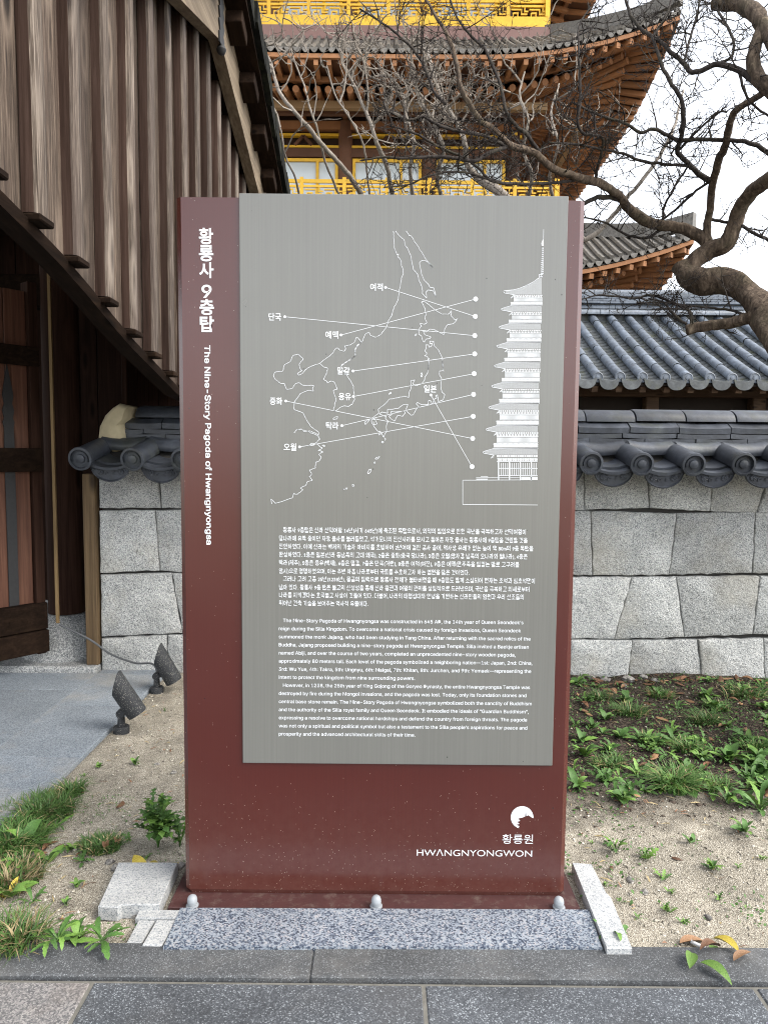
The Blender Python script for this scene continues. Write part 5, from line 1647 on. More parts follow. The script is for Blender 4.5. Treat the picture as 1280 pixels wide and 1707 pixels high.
def storey(ww, bal, z_floor, z_top, detail=True, sides=(0, 1), cols=4):
    """walls, columns, window frames and balcony between z_floor (balcony deck) and z_top (bracket beam)"""
    # inner box
    MB().box((-ww + .25, PYC - ww + .25, z_floor - 1), (ww - .25, PYC + ww - .25, z_top + 2.4)).build('wall', M['pg_dark'], pag)
    MB().cbox((-bal, PYC - bal, z_floor - .34), (bal, PYC + bal, z_floor), .04).build('balcony_deck', M['pg_brown'], pag)
    zt = z_top
    for k in sides:
        xs = [-ww + 2 * ww * i / (cols - 1) for i in range(cols)]
        for x in xs:
            MB().tube([side(k, x, ww, z_floor - .4), side(k, x, ww, zt)], .30, 12).build('column', M['pg_brown'], pag, True)
        # beams and yellow lines, from the top down
        for (z0, z1, d, mat, nm) in ((zt - .33, zt, ww + .2, M['pg_orange'], 'head_beam'), (zt - .56, zt - .46, ww + .12, M['pg_yellow'], 'trim'), (zt - 1.02, zt - .93, ww + .12, M['pg_yellow'], 'trim'), (zt - 1.40, zt - 1.06, ww + .16, M['pg_brown'], 'lintel')):
            a = side(k, -ww - .35, ww - .1, z0); b = side(k, ww + .35, d, z1)
            MB().box(tuple(min(a[i], b[i]) for i in range(3)), tuple(max(a[i], b[i]) for i in range(3))).build(nm, mat, pag)
        for x0, x1 in zip(xs[:-1], xs[1:]):
            za, zb = z_floor + .9, zt - 1.44
            panes = 3
            gl = MB()
            a = side(k, x0 + .3, ww - .05, z_floor + .1); b = side(k, x1 - .3, ww + .0, zb)
            wdw = gl.box(tuple(min(a[i], b[i]) for i in range(3)), tuple(max(a[i], b[i]) for i in range(3))).build('window', M['pg_glass'], pag)
            fr = MB()
            def fbar(xa, xb, z0, z1):
                a = side(k, xa, ww + .02, z0); b = side(k, xb, ww + .10, z1)
                fr.box(tuple(min(a[i], b[i]) for i in range(3)), tuple(max(a[i], b[i]) for i in range(3)))
            fbar(x0 + .3, x1 - .3, zb - .12, zb)
            for xv in (x0 + .3, x0 + .3 + (x1 - x0 - .6) * .68, x1 - .42): fbar(xv, xv + .12, z_floor + .1, zb - .12)
            fr.build('window_frame', M['pg_yellow'], wdw)
            # strut panel between the two yellow lines
            xm = (x0 + x1) / 2
            MB().beam(side(k, xm - .35, ww + .1, zt - .93), side(k, xm, ww + .1, zt - .56), .1, .12).build('strut', M['pg_brown'], pag)
            MB().beam(side(k, xm + .35, ww + .1, zt - .93), side(k, xm, ww + .1, zt - .56), .1, .12).build('strut', M['pg_brown'], pag)
        # bracket sets
        bs = xs if not detail else [-ww + 2 * ww * i / ((cols - 1) * 2) for i in range(cols * 2 - 1)]
        for x in bs: bracket(k, x, ww, zt + .18)
        # balcony railing: rails, posts and fret
        def rail(xa, xb, z0, z1, t=.07, nm='rail', d=bal - .1):
            a = side(k, xa, d - t, z0); b = side(k, xb, d, z1)
            MB().box(tuple(min(a[i], b[i]) for i in range(3)), tuple(max(a[i], b[i]) for i in range(3))).build(nm, M['pg_yellow'], pag)
        rail(-bal, bal, z_floor + 1.07, z_floor + 1.21)
        rail(-bal, bal, z_floor + .91, z_floor + .99)
        rail(-bal, bal, z_floor + .002, z_floor + .50, .10, 'rail', bal - .005)
        nb_ = 8
        for i in range(nb_ + 1):
            x = -bal + .06 + (2 * bal - .12) * i / nb_
            rail(x - .07, x + .07, z_floor + .50, z_floor + 1.29, .10, 'rail_post', bal - .085)
        for i in range(nb_):
            xa = -bal + .13 + (2 * bal - .12) * i / nb_; L = (2 * bal - .12) / nb_ - .14
            fr = MB()
            def fb(u0, u1, v0, v1):
                a = side(k, xa + L * u0, bal - .16, z_floor + .50 + .41 * v0); b = side(k, xa + L * u1, bal - .11, z_floor + .50 + .41 * v1)
                fr.box(tuple(min(a[j], b[j]) for j in range(3)), tuple(max(a[j], b[j]) for j in range(3)))
            t_ = .14
            for s0, s1 in ((0, .5), (.5, 1)):
                m_ = lambda q: s0 + (s1 - s0) * q
                fb(m_(.06), m_(.60), .72, .72 + t_); fb(m_(.60), m_(.66), .30, .86); fb(m_(.66), m_(.95), .30, .30 + t_)
                fb(m_(.14), m_(.20), .10, .50); fb(m_(.20), m_(.48), .40, .40 + t_); fb(m_(.40), m_(.46), 0, .40)
                fb(m_(.78), m_(.84), .55, 1.0); fb(m_(.84), m_(1.0), .55, .55 + t_)
            fr.build('fret_panel', M['pg_yellow'], pag)

HW = 9.95
pagoda_roof(HW, 5.15, 15.10, 1.35, 2.45, True, (0, 1))          # the big eave across the top of the view
storey(5.15, 6.75, 10.80, 14.80)
pagoda_roof(HW + .55, 5.5, 7.50, 1.35, 2.45, True, (0, 1))      # the roof below it
storey(4.75, 6.30, 17.85, 21.7, False)
pagoda_roof(HW - .6, 4.75, 22.1, 1.35, 2.45, False, (0, 1))
MB().box((-5.5, PYC - 5.5, 0), (5.5, PYC + 5.5, 10.6)).build('lower_storey', M['pg_brown'], pag)
MB().box((-6.5, PYC - 6.5, 17.35), (6.5, PYC + 6.5, 17.86)).build('roof_band', M['pg_plaster'], pag)
# ================================================================ bare trees
def barkmat(name, c0, c1, c2, scale=30):
    t = NT(name, .9, .2)
    g = t.noise(scale, 6, .7, .8, t.mapped((1, 1, .35)))
    n = t.noise(7, 4, .6)
    c = t.ramp(g, [(.3, c0), (.5, c1), (.72, c2)])
    c = t.mix(t.math('MULTIPLY', t.ramp(n, [(.5, 0), (.7, 1)]), .35), c, (0.085, 0.08, 0.045))
    t.color(c); t.bump(g, .8, .012)
    return t.mat
M['bark'] = barkmat('bark', (0.022, 0.016, 0.012), (0.088, 0.064, 0.046), (0.21, 0.16, 0.115), 46)
M['bark_dark'] = barkmat('bark_dark', (0.016, 0.013, 0.012), (0.036, 0.030, 0.027), (0.075, 0.062, 0.055), 60)
M['bark_pale'] = barkmat('bark_pale', (0.13, 0.11, 0.09), (0.23, 0.20, 0.17), (0.36, 0.32, 0.28), 40)

def crom(pts, sub=5):
    out = []
    n = len(pts)
    for i in range(n - 1):
        p0, p1, p2, p3 = pts[max(i - 1, 0)], pts[i], pts[i + 1], pts[min(i + 2, n - 1)]
        for k in range(sub):
            t = k / sub
            out.append(tuple(.5 * (2 * b + (c - a) * t + (2 * a - 5 * b + 4 * c - d) * t * t + (3 * b - a - 3 * c + d) * t ** 3) for a, b, c, d in zip(p0, p1, p2, p3)))
    out.append(tuple(pts[-1]))
    return out
def trace(pts, depth, sub=5, jit=.7, r0=None):
    """pixel track (x, y, radius) laid out in space on the tree's own surface of depths"""
    res = []; rad = []
    for i, (x, y, r) in enumerate(crom([(float(a), float(b), float(c)) for a, b, c in pts], sub)):
        Y = depth(x, y)
        k = jit * min(1.0, r / 3 + .3)
        x2 = x + k * mnoise.noise(Vector((x * .09, y * .09, 2)))*2; y2 = y + k * mnoise.noise(Vector((x * .09, y * .09, 5)))*2
        res.append(at(x2, y2, Y)); rad.append(max(.0012, r * Y / FPX))
    return res, rad

def grow(mb, start, d, L, r, rg, seg=6, curl=.25, up=.05, n=3, zig=.0):
    """one twig; returns its points"""
    pts = [Vector(start)]; d = d.normalized(); rads = [r]
    for i in range(seg):
        d = (d + Vector((rg.gauss(0, curl), rg.gauss(0, curl), rg.gauss(0, curl) + up)) ).normalized()
        if zig: d = (d + d.orthogonal().normalized() * (zig if i % 2 else -zig)).normalized()
        pts.append(pts[-1] + d * (L / seg) * rg.uniform(.8, 1.2)); rads.append(r * (1 - .72 * (i + 1) / seg))
    mb.tube(pts, rads, n, False)
    return pts, rads
def twigs(mb, pts, rg, rate, L, r, levels, up=.05, curl=.22, spread=(.5, 1.2), flat_=.45, n=3, tip=True, cap=99999):
    """side shoots along a limb, with their own side shoots"""
    acc = 0.0
    for a, b in zip(pts[:-1], pts[1:]):
        seg = b - a; acc += seg.length * rate
        while acc > 1:
            acc -= 1
            t = seg.normalized()
            o = Vector((rg.gauss(0, 1), rg.gauss(0, flat_), rg.gauss(0, 1) + .25)); o = (o - t * o.dot(t))
            if o.length < 1e-4: continue
            o.normalize(); an = rg.uniform(*spread)
            d = t * math.cos(an) * rg.choice((1, 1, 1, -.4)) + o * math.sin(an)
            Lk = L * rg.uniform(.4, 1.25)
            p, _ = grow(mb, a.lerp(b, rg.random()), d, Lk, r * rg.uniform(.7, 1.15), rg, 6 if levels > 1 else 4, curl, up, n)
            if levels > 1: twigs(mb, p[1:], rg, rate * 1.7, L * .46, r * .62, levels - 1, up, curl, spread, flat_, n)

# ---------------------------------------------------------------- gnarled tree in front of the wall, right
def dnear(x, y): return 3.15 + .34 * math.sin(x / 150.0 + .6) + .22 * math.sin(y / 83.0 + x / 400.0)
tb = at(1335, 700, 3.2); tree = thing('gnarled_tree', (tb.x, dnear(1335, 700), 0), 'bare gnarled tree with thick twisting limbs reaching in from the right edge', 'tree')
LIMB = {
 'trunk': [[(1372, 1215, 34), (1362, 1050, 29), (1352, 900, 27), (1345, 760, 26), (1330, 660, 25), (1306, 592, 23), (1282, 545, 21), (1262, 510, 20), (1240, 483, 19), (1205, 470, 18.5), (1172, 471, 19), (1150, 463, 18), (1139, 449, 15.5), (1131, 441, 15)],
           [(1150, 452, 14), (1160, 434, 14), (1180, 418, 14), (1200, 410, 14), (1214, 397, 13.5), (1221, 379, 12.5), (1230, 350, 11.5), (1244, 328, 11.5), (1264, 311, 12), (1285, 296, 12), (1322, 272, 12), (1344, 238, 12), (1352, 205, 12), (1350, 180, 12)]],
 'limb': [[(1262, 520, 13), (1250, 529, 11), (1222, 538, 9.5), (1190, 543, 8.8), (1160, 547, 8.5), (1144, 551, 8.5)],
          [(1183, 416, 9), (1174, 401, 9.5), (1155, 388, 9.5), (1135, 380, 9.2), (1110, 376, 8.6), (1085, 373, 8.4), (1065, 360, 8.2), (1045, 345, 8), (1032, 327, 7.6), (1010, 312, 7.4), (990, 302, 7), (960, 294, 6.4), (950, 290, 6.2), (927, 285, 6), (910, 273, 5.8), (893, 256, 5.6), (870, 248, 5.4), (849, 242, 5.2), (836, 227, 4.8), (815, 210, 4.6), (798, 199, 4.5), (781, 172, 4.3), (769, 149, 4), (762, 115, 3.6), (752, 73, 3.2), (741, 50, 2.8), (722, 20, 2.4), (703, -12, 2)],
          [(1180, 402, 7.5), (1177, 390, 6.8), (1182, 350, 6.2), (1187, 307, 6.2), (1197, 268, 6.2), (1208, 246, 6.2), (1214, 218, 6), (1221, 190, 6), (1234, 178, 5.5), (1247, 171, 5.3), (1262, 161, 5.2), (1285, 147, 5), (1330, 120, 4), (1370, 98, 2.5)],
          [(1190, 2, 10.5), (1206, 3, 11), (1231, 6, 11), (1253, 19, 11), (1268, 38, 11), (1282, 62, 11), (1310, 100, 12), (1335, 140, 12), (1350, 185, 12)],
          [(1270, 45, 8), (1264, 62, 9), (1257, 82, 9.5), (1254, 106, 9.5), (1262, 127, 10), (1277, 142, 11), (1300, 160, 12), (1328, 180, 12), (1351, 205, 12)]],
 'branch': [[(1264, 140, 6), (1231, 118, 5), (1211, 110, 4.6), (1191, 108, 4.2), (1170, 117, 4), (1152, 120, 3.8), (1139, 105, 3.5), (1116, 85, 3.2), (1103, 72, 3), (1086, 60, 3), (1075, 53, 2.8), (1063, 43, 2.6), (1050, 22, 2.4), (1040, -8, 2)],
            [(1187, 303, 5), (1172, 296, 4.6), (1155, 282, 4.2), (1142, 268, 4), (1129, 254, 4), (1134, 232, 4), (1138, 205, 4), (1137, 188, 3.8), (1135, 164, 3.6), (1119, 141, 3.4), (1103, 108, 3.1), (1094, 82, 2.8), (1086, 61, 2.6)],
            [(1136, 234, 3), (1165, 232, 2.9), (1188, 233, 3), (1216, 234, 3), (1241, 236, 3.2), (1262, 244, 3.4), (1290, 260, 3.6), (1328, 268, 4)],
            [(1134, 236, 2.8), (1113, 226, 2.7), (1090, 215, 2.6), (1067, 221, 2.5), (1044, 207, 2.3), (1014, 197, 2.1), (981, 184, 1.9), (955, 170, 1.6)],
            [(990, 302, 3), (994, 285, 2.8), (1003, 250, 2.6), (1003, 230, 2.5), (985, 225, 2.5), (972, 222, 2.5), (962, 204, 2.4), (967, 164, 2.2), (965, 98, 1.9), (965, 43, 1.6), (985, 12, 1.2)],
            [(1148, 277, 2.6), (1118, 275, 2.4), (1090, 272, 2.4), (1062, 266, 2.2), (1037, 256, 2.2), (1004, 249, 2), (958, 240, 1.8), (915, 238, 1.4)],
            [(1034, 333, 4), (1019, 330, 4.2), (1001, 328, 4.2), (985, 333, 4), (968, 341, 3.8), (945, 352, 3.4)],
            [(905, 266, 4), (895, 250, 3.6), (880, 227, 3.4), (857, 208, 3.2), (842, 182, 3), (836, 149, 2.8), (823, 113, 2.6), (807, 81, 2.3), (785, 60, 2.1), (762, 30, 1.8), (748, -8, 1.5)],
            [(845, 244, 3.2), (832, 238, 2.9), (811, 228, 2.7), (785, 222, 2.6), (760, 218, 2.4), (733, 210, 2.2), (705, 195, 2), (680, 200, 1.6), (655, 190, 1.2)],
            [(960, 300, 2.6), (925, 304, 2.4), (882, 307, 2.4), (836, 305, 2.4), (815, 299, 2.3), (798, 281, 2.2), (771, 262, 2.1), (743, 250, 2), (718, 237, 1.9), (690, 222, 1.7), (650, 210, 1.3)],
            [(836, 304, 2), (815, 299, 1.9), (779, 288, 1.8), (743, 287, 1.7), (712, 294, 1.6), (680, 308, 1.4), (640, 312, 1)],
            [(842, 246, 3.8), (826, 250, 3.6), (811, 258, 3.6), (790, 268, 3.3), (765, 264, 3), (743, 262, 2.8), (710, 262, 2.5), (680, 264, 2.2), (640, 262, 1.8), (600, 268, 1.2)],
            [(1150, 551, 3.4), (1152, 535, 3), (1149, 520, 2.8), (1140, 512, 2.6), (1122, 507, 2.4), (1105, 497, 2.3), (1085, 492, 2.1), (1060, 497, 1.9), (1030, 495, 1.7), (995, 492, 1.4), (965, 500, 1.1)],
            [(1144, 540, 2.4), (1128, 530, 2.2), (1116, 516, 2), (1103, 503, 1.8), (1080, 498, 1.5)],
            [(1240, 525, 2.6), (1215, 517, 2.3), (1180, 513, 2), (1140, 509, 1.8), (1100, 504, 1.5), (1060, 505, 1.2)],
            [(1110, 377, 2.8), (1094, 388, 2.5), (1078, 397, 2.3), (1055, 395, 2.1), (1035, 387, 1.9), (1010, 372, 1.7), (985, 365, 1.4), (960, 362, 1.1)],
            [(1187, 300, 2.2), (1160, 318, 2), (1130, 345, 1.9), (1108, 362, 1.8), (1082, 378, 1.4)],
            [(1104, 372, 2), (1107, 345, 1.9), (1120, 318, 1.8), (1138, 290, 1.7), (1146, 278, 1.4)],
            [(1225, 372, 3), (1242, 380, 3), (1262, 392, 3), (1290, 404, 2.6), (1330, 420, 1.6)],
            [(1180, 366, 2.4), (1205, 369, 2.4), (1222, 373, 2.2)],
            [(1129, 253, 2.2), (1134, 310, 0) if False else (1140, 240, 2), (1165, 215, 1.7), (1195, 188, 1.5), (1211, 187, 1.2)],
            [(1086, 62, 2.4), (1098, 45, 2.2), (1112, 20, 2), (1122, -10, 1.7)],
            [(1139, 104, 2.2), (1148, 70, 2), (1158, 35, 1.8), (1168, -5, 1.5)],
            [(1191, 108, 2.4), (1218, 95, 2.3), (1222, 70, 2.1), (1212, 45, 2), (1198, 22, 1.8), (1184, -6, 1.5)],
            [(1231, 118, 2.2), (1240, 150, 2), (1252, 172, 1.8), (1282, 195, 1.6)],
            [(741, 174, 2.6), (722, 149, 2.5), (707, 111, 2.4), (690, 84, 2.2), (668, 62, 1.9), (640, 40, 1.6), (600, 15, 1.2)] ],
}
tw = MB(); rg = random.Random(21)
for kind, lst in LIMB.items():
    for L in lst:
        thick = max(p[2] for p in L)
        pts, rad = trace(L, dnear, 6 if thick > 5 else 4, 1.0)
        mat = M['bark'] if kind == 'trunk' or (kind == 'limb' and L[0][0] < 1200 and thick > 10.2) else (M['bark_dark'] if kind == 'branch' else M['bark'])
        if kind == 'limb' and thick < 9.9: mat = M['bark_dark'] if L[0][0] < 1185 and len(L) < 14 else M['bark']
        MB().tube(pts, rad, 18 if thick > 10 else (12 if thick > 5 else 6), True, 0, .34 if thick > 7 else .14).build(kind, mat, tree, 'all')
        if kind != 'trunk':
            n0 = 0 if kind == 'branch' else len(pts) // 3
            xs = sum(p[0] for p in L) / len(L)
            rate = 24 if xs < 950 else 23
            twigs(tw, pts[n0:], rg, rate * (1.0 if kind == 'branch' else .5), (.20 if xs < 950 else .19), .0032 if xs < 950 else .0040, 3, .03, .15, (.5, 1.25))
        else:
            pass
tag(tw.build('twigs', M['bark_dark'], tree, 'all', recalc=False), kind='stuff')

# ---------------------------------------------------------------- pale tree behind the wall
def dfar(x, y): return 6.1 + .5 * math.sin(x / 90.0) + .35 * math.sin(y / 60.0 + 1)
PBX, PBY = .25, 6.1
pale = thing('pale_tree', (PBX, PBY, 0), 'pale slender bare tree with dense silvery twigs before the pagoda', 'tree')
stems = [
 [(603, 326, 4.6), (582, 292, 4.2), (557, 263, 4), (535, 239, 3.8), (514, 212, 3.6), (497, 193, 3.3), (481, 174, 3.1), (466, 153, 2.9), (457, 125, 2.6), (447, 96, 2.2), (432, 77, 1.7)],
 [(567, 328, 1.9), (550, 290, 1.8), (540, 262, 1.7), (529, 216, 1.6), (516, 178, 1.5), (508, 144, 1.3), (491, 102, 1.1), (484, 72, .9)],
 [(616, 328, 1.7), (612, 290, 1.6), (606, 243, 1.5), (588, 205, 1.3), (560, 160, 1.1), (545, 110, 1)],
 [(654, 326, 4), (645, 279, 3.7), (628, 239, 3.4), (616, 200, 3), (600, 165, 2.4), (585, 130, 2), (570, 100, 1.5)],
 [(845, 330, 8.5), (819, 311, 7.5), (794, 294, 6), (777, 269, 4.6), (776, 246, 4.2), (770, 224, 3.8), (757, 198, 3.4), (741, 172, 3), (728, 140, 2.6), (720, 110, 2.2), (712, 84, 1.8)],
 [(688, 328, 3.4), (684, 280, 3), (690, 235, 2.8), (676, 190, 2.5), (668, 150, 2.2), (640, 118, 1.8)],
 [(735, 328, 3), (728, 290, 2.8), (740, 250, 2.5), (722, 205, 2.3), (700, 165, 2), (690, 130, 1.6)],
 [(880, 330, 3), (886, 290, 2.6), (872, 250, 2.3), (880, 200, 2), (866, 160, 1.7), (874, 120, 1.3)],
 [(920, 330, 2.6), (916, 290, 2.3), (930, 240, 2), (918, 190, 1.7), (932, 140, 1.3)],
 [(500, 328, 1.8), (490, 290, 1.6), (476, 262, 1.5), (470, 225, 1.3), (462, 195, 1)],
 [(945, 405, 4.2), (985, 395, 4), (1017, 364, 3.6), (1040, 336, 3.4), (1057, 315, 3.2), (1082, 284, 3), (1103, 253, 2.8), (1122, 213, 2.4), (1130, 185, 2), (1138, 150, 1.4)],
]
ptw = MB(); rg = random.Random(5)
base = Vector((PBX, PBY, 0))
MB().tube([base, base + Vector((.02, 0, .45)), base + Vector((-.02, .05, .95))], [.10, .085, .08], 12, True, 0, .2).build('trunk', M['bark_pale'], pale, 'all')
for i, L in enumerate(stems):
    pts, rad = trace(L, dfar, 5, .8)
    s0 = pts[0]; b0 = base + Vector((0, .03, .88))
    m1 = b0.lerp(s0, .35) + Vector((0, 0, -.06)); 
    low = [b0, m1, b0.lerp(s0, .7)]
    MB().tube(low + pts, [rad[0] * 1.5, rad[0] * 1.3, rad[0] * 1.1] + rad, 8, True, 0, .12).build('branch', M['bark_pale'], pale, 'all')
    if i == 10: twigs(ptw, pts[len(pts) // 2:], rg, 3.0, .35, .0045, 2, .05, .2); continue
    cen = 450 < L[-1][0] < 780
    twigs(ptw, pts[len(pts) // 3:], rg, 8.0 if (i in (3, 4, 5, 6)) else (7.0 if i > 6 else 4.5), .60 if i in (3, 4, 5, 6) else .52, .0125 if i in (3, 4, 5, 6) else .0095, 3 if i not in (1, 2, 9) else 2, .10, .30, (.5, 1.3), .5)
tag(ptw.build('twigs', M['bark_pale'], pale, 'all', recalc=False), kind='stuff')
# ================================================================ weeds, grass, fallen leaves, stones
def leafmat(name, c0, c1, c2, vary=(.75, 1.25)):
    t = NT(name, .55, .4)
    n = t.noise(28, 4, .6)
    c = t.ramp(n, [(.3, c0), (.55, c1), (.8, c2)])
    t.color(t.vary(c, *vary))
    t.b.inputs['Subsurface Weight'].default_value = 0.0
    t.bump(t.noise(60, 3), .25, .003)
    return t.mat
M['leaf'] = leafmat('leaf_green', (0.035, 0.085, 0.018), (0.062, 0.14, 0.028), (0.11, 0.20, 0.05))
M['leaf_light'] = leafmat('leaf_light_green', (0.075, 0.16, 0.025), (0.13, 0.24, 0.045), (0.20, 0.31, 0.07))
M['leaf_yellow'] = leafmat('leaf_yellow', (0.26, 0.20, 0.03), (0.42, 0.33, 0.05), (0.55, 0.45, 0.10))
M['grass'] = leafmat('grass_blade', (0.04, 0.09, 0.02), (0.075, 0.15, 0.035), (0.17, 0.22, 0.06))
M['straw'] = leafmat('straw', (0.20, 0.15, 0.07), (0.34, 0.27, 0.14), (0.46, 0.38, 0.22))
M['dead'] = leafmat('dead_leaf', (0.085, 0.04, 0.022), (0.17, 0.085, 0.045), (0.28, 0.16, 0.09), (.6, 1.4))
M['dead_tan'] = leafmat('dead_leaf_tan', (0.17, 0.09, 0.045), (0.30, 0.17, 0.09), (0.42, 0.27, 0.16), (.7, 1.3))

def leaf_pts(L, W, shape='dandelion', arch=.35, fold=.25, seg=12, curl=0.0, teeth=5):
    """a leaf along +X starting at the origin, rising then drooping; returns verts, faces"""
    vs = []; fs = []
    for i in range(seg + 1):
        f = i / seg
        if shape == 'dandelion': w = W * (.12 + .88 * math.sin(math.pi * min(1, f * .98) ** 1.35)) * (1 - .35 * (abs((f * teeth) % 1 - .5) * 2 if .1 < f < .85 else 0))
        elif shape == 'oval': w = W * math.sin(math.pi * f ** .85) ** .8
        elif shape == 'lobed': w = W * (.10 + (.9 * abs(math.sin(f * math.pi * 4.2)) ** 1.1) * math.sin(math.pi * (f * .9 + .06)) )
        else: w = W * (1 - f) ** .6
        if i == seg: w = W * .02
        x = L * (f - .12 * f * f * arch); z = L * (arch * math.sin(f * math.pi * .72) * .75 - arch * .32 * f * f) + curl * f * f * L
        fw = w * math.cos(fold); fz = w * math.sin(fold)
        vs += [(x, -fw, z + fz), (x, 0, z), (x, fw, z + fz)]
        if i:
            a = (i - 1) * 3; b = i * 3
            fs += [(a, a + 1, b + 1, b), (a + 1, a + 2, b + 2, b + 1)]
    return vs, fs
LEAF = {}
def leaf_mesh(key, mat, **kw):
    vs, fs = leaf_pts(1.0, **kw)
    LEAF[key] = MB().add(vs, fs).mesh('leaf', mat, 'all', recalc=False)
for mname in ('leaf', 'leaf_light', 'leaf_yellow'):
    for j, (ar, te) in enumerate(((.30, 5), (.55, 6), (.15, 4))):
        leaf_mesh(('dandelion', mname, j), M[mname], W=.12, shape='dandelion', arch=ar, fold=.3, teeth=te, seg=16)
    for j, ar in enumerate((.25, .5, .12)):
        leaf_mesh(('oval', mname, j), M[mname], W=.19, shape='oval', arch=ar, fold=.25)
        leaf_mesh(('lobed', mname, j), M[mname], W=.20, shape='lobed', arch=ar, fold=.25, seg=24)
        leaf_mesh(('blade', mname, j), M[mname], W=.028, shape='blade', arch=.5 + ar, fold=.4, seg=7)
GRP = 'weeds growing round the sign'
def weed(px, py, size, n, shape, label, mats=('leaf',), tilt=(.15, .75), name='weed', z=None, group=GRP, cat='weed', seed=0, aspect=(.8, 1.2)):
    r = random.Random(int(px * 31 + py * 7) + seed)
    p = ground(px, py, 0.0 if z is None else z)
    p.z = groundz(p.x, p.y) - .001 if z is None else z
    t = thing(name, p, label, cat, group)
    a0 = r.uniform(0, 6.28)
    for i in range(n):
        az = a0 + 2 * math.pi * i / n * 1.0 + r.uniform(-.35, .35)
        el = r.uniform(*tilt)
        s = size * r.uniform(.6, 1.1)
        me = LEAF[(shape, r.choice(mats), r.randrange(3))]
        m = T(p.x + r.uniform(-.006, .006), p.y + r.uniform(-.006, .006), p.z + .002) @ Matrix.Rotation(az, 4, 'Z') @ Matrix.Rotation(-el, 4, 'Y') @ Matrix.Rotation(r.uniform(-.4, .4), 4, 'X') @ Matrix.Diagonal((s, s * r.uniform(*aspect), s, 1))
        link('leaf', me, t, m)
    return t
def tuft(px, py, n, h, spread, label, name='grass_tuft', mats=('grass', 'leaf', 'straw'), z=None, bend=1.35, group='grass tufts', lean=(0, 0)):
    r = random.Random(int(px * 13 + py))
    p = ground(px, py, 0.0 if z is None else z); p.z = groundz(p.x, p.y) if z is None else z
    t = thing(name, p, label, 'grass', group)
    for mi, mn in enumerate(mats):
        mb = MB(); k = n if mi == 0 else n // (2 if mi == 1 else 5)
        for i in range(k):
            a = r.uniform(0, 6.28); rr = spread * r.random() ** .6
            x, y = p.x + rr * math.cos(a), p.y + rr * math.sin(a) * .8
            az = a + r.gauss(0, .8); hh = h * r.uniform(.5, 1.25); b = bend * r.uniform(.3, 1.1)
            vs = []; fs = []; w = r.uniform(.0012, .0026)
            c, s_ = math.cos(az), math.sin(az)
            zz = groundz(x, y) if z is None else z
            for q in range(6):
                f = q / 5; d = hh * b * f * f * .9; up_ = hh * (f - .42 * b * f * f)
                ww = w * (1 - f ** 1.8) + .0002
                vs += [(x + c * d - s_ * ww + lean[0] * f * hh, y + s_ * d + c * ww + lean[1] * f * hh, zz + up_), (x + c * d + s_ * ww + lean[0] * f * hh, y + s_ * d - c * ww + lean[1] * f * hh, zz + up_)]
                if q: fs.append((2 * q - 2, 2 * q - 1, 2 * q + 1, 2 * q))
            mb.add(vs, fs)
        o = mb.build('blades', M[mn], t, 'all', recalc=False); o['kind'] = 'stuff'
    return t

# ---- left of the sign
tuft(62, 1352, 750, .060, .12, 'thick grass tuft at the walkway edge, largest at far left')
tuft(18, 1400, 600, .062, .11, 'grass tuft cut by the left picture edge below the largest tuft')
tuft(10, 1465, 380, .055, .10, 'thin straw-mixed grass at the left picture edge above the kerb', mats=('straw', 'grass', 'leaf'))
tuft(170, 1405, 260, .036, .06, 'small grass tuft midway between walkway and white plate')
tuft(25, 1570, 220, .06, .08, 'yellowed grass hanging over the kerb at the lower left corner', mats=('grass', 'straw', 'leaf'), z=.006, bend=1.5)
tuft(118, 1320, 150, .055, .05, 'short grass at the walkway edge right of the largest tuft')
weed(40, 1400, .085, 6, 'oval', 'broad-leaved weed among the grass at the left edge', ('leaf', 'leaf_light'), (.2, .8))
weed(78, 1432, .075, 6, 'oval', 'broad weed with a pale drooping leaf below the left grass', ('leaf', 'leaf_light', 'leaf_light'), (.1, .6))
weed(14, 1490, .08, 6, 'oval', 'yellowing broad weed at the left edge above the kerb', ('leaf_light', 'leaf_yellow'), (.1, .6))
weed(55, 1500, .05, 8, 'dandelion', 'low green weed on sand at far left above the kerb', ('leaf',), (.1, .4))
weed(170, 1570, .080, 14, 'dandelion', 'dandelion rosette spilling onto the kerb left of the granite slabs', ('leaf_light', 'leaf', 'leaf'), (-.08, .35), z=.012)
weed(95, 1570, .075, 14, 'dandelion', 'dandelion rosette on the kerb in the lower left corner', ('leaf_light', 'leaf', 'leaf'), (-.08, .3), z=.012)
weed(40, 1566, .07, 10, 'oval', 'small broad weed leftmost along the kerb edge', ('leaf_light', 'leaf'), (.0, .5))
weed(130, 1560, .06, 10, 'oval', 'small broad weed between the two kerb dandelions', ('leaf_light', 'leaf'), (.0, .5))
weed(250, 1462, .095, 6, 'oval', 'drooping yellow-green leaves at the foot of the tall mugwort', ('leaf_light', 'leaf_yellow'), (.05, .4))
weed(92, 1375, .065, 9, 'dandelion', 'green rosette at the right side of the largest grass tuft', ('leaf', 'leaf_light'), (.0, .5))
weed(118, 1412, .05, 9, 'oval', 'low broad weed on sand right of the left grass', ('leaf', 'leaf_light'), (.0, .4))
weed(140, 1430, .045, 8, 'lobed', 'small lobed weed on sand below the small tuft', ('leaf',), (.0, .4))
weed(30, 1440, .075, 9, 'dandelion', 'toothed rosette at the left edge between the grass tufts', ('leaf', 'leaf_light'), (.0, .5))
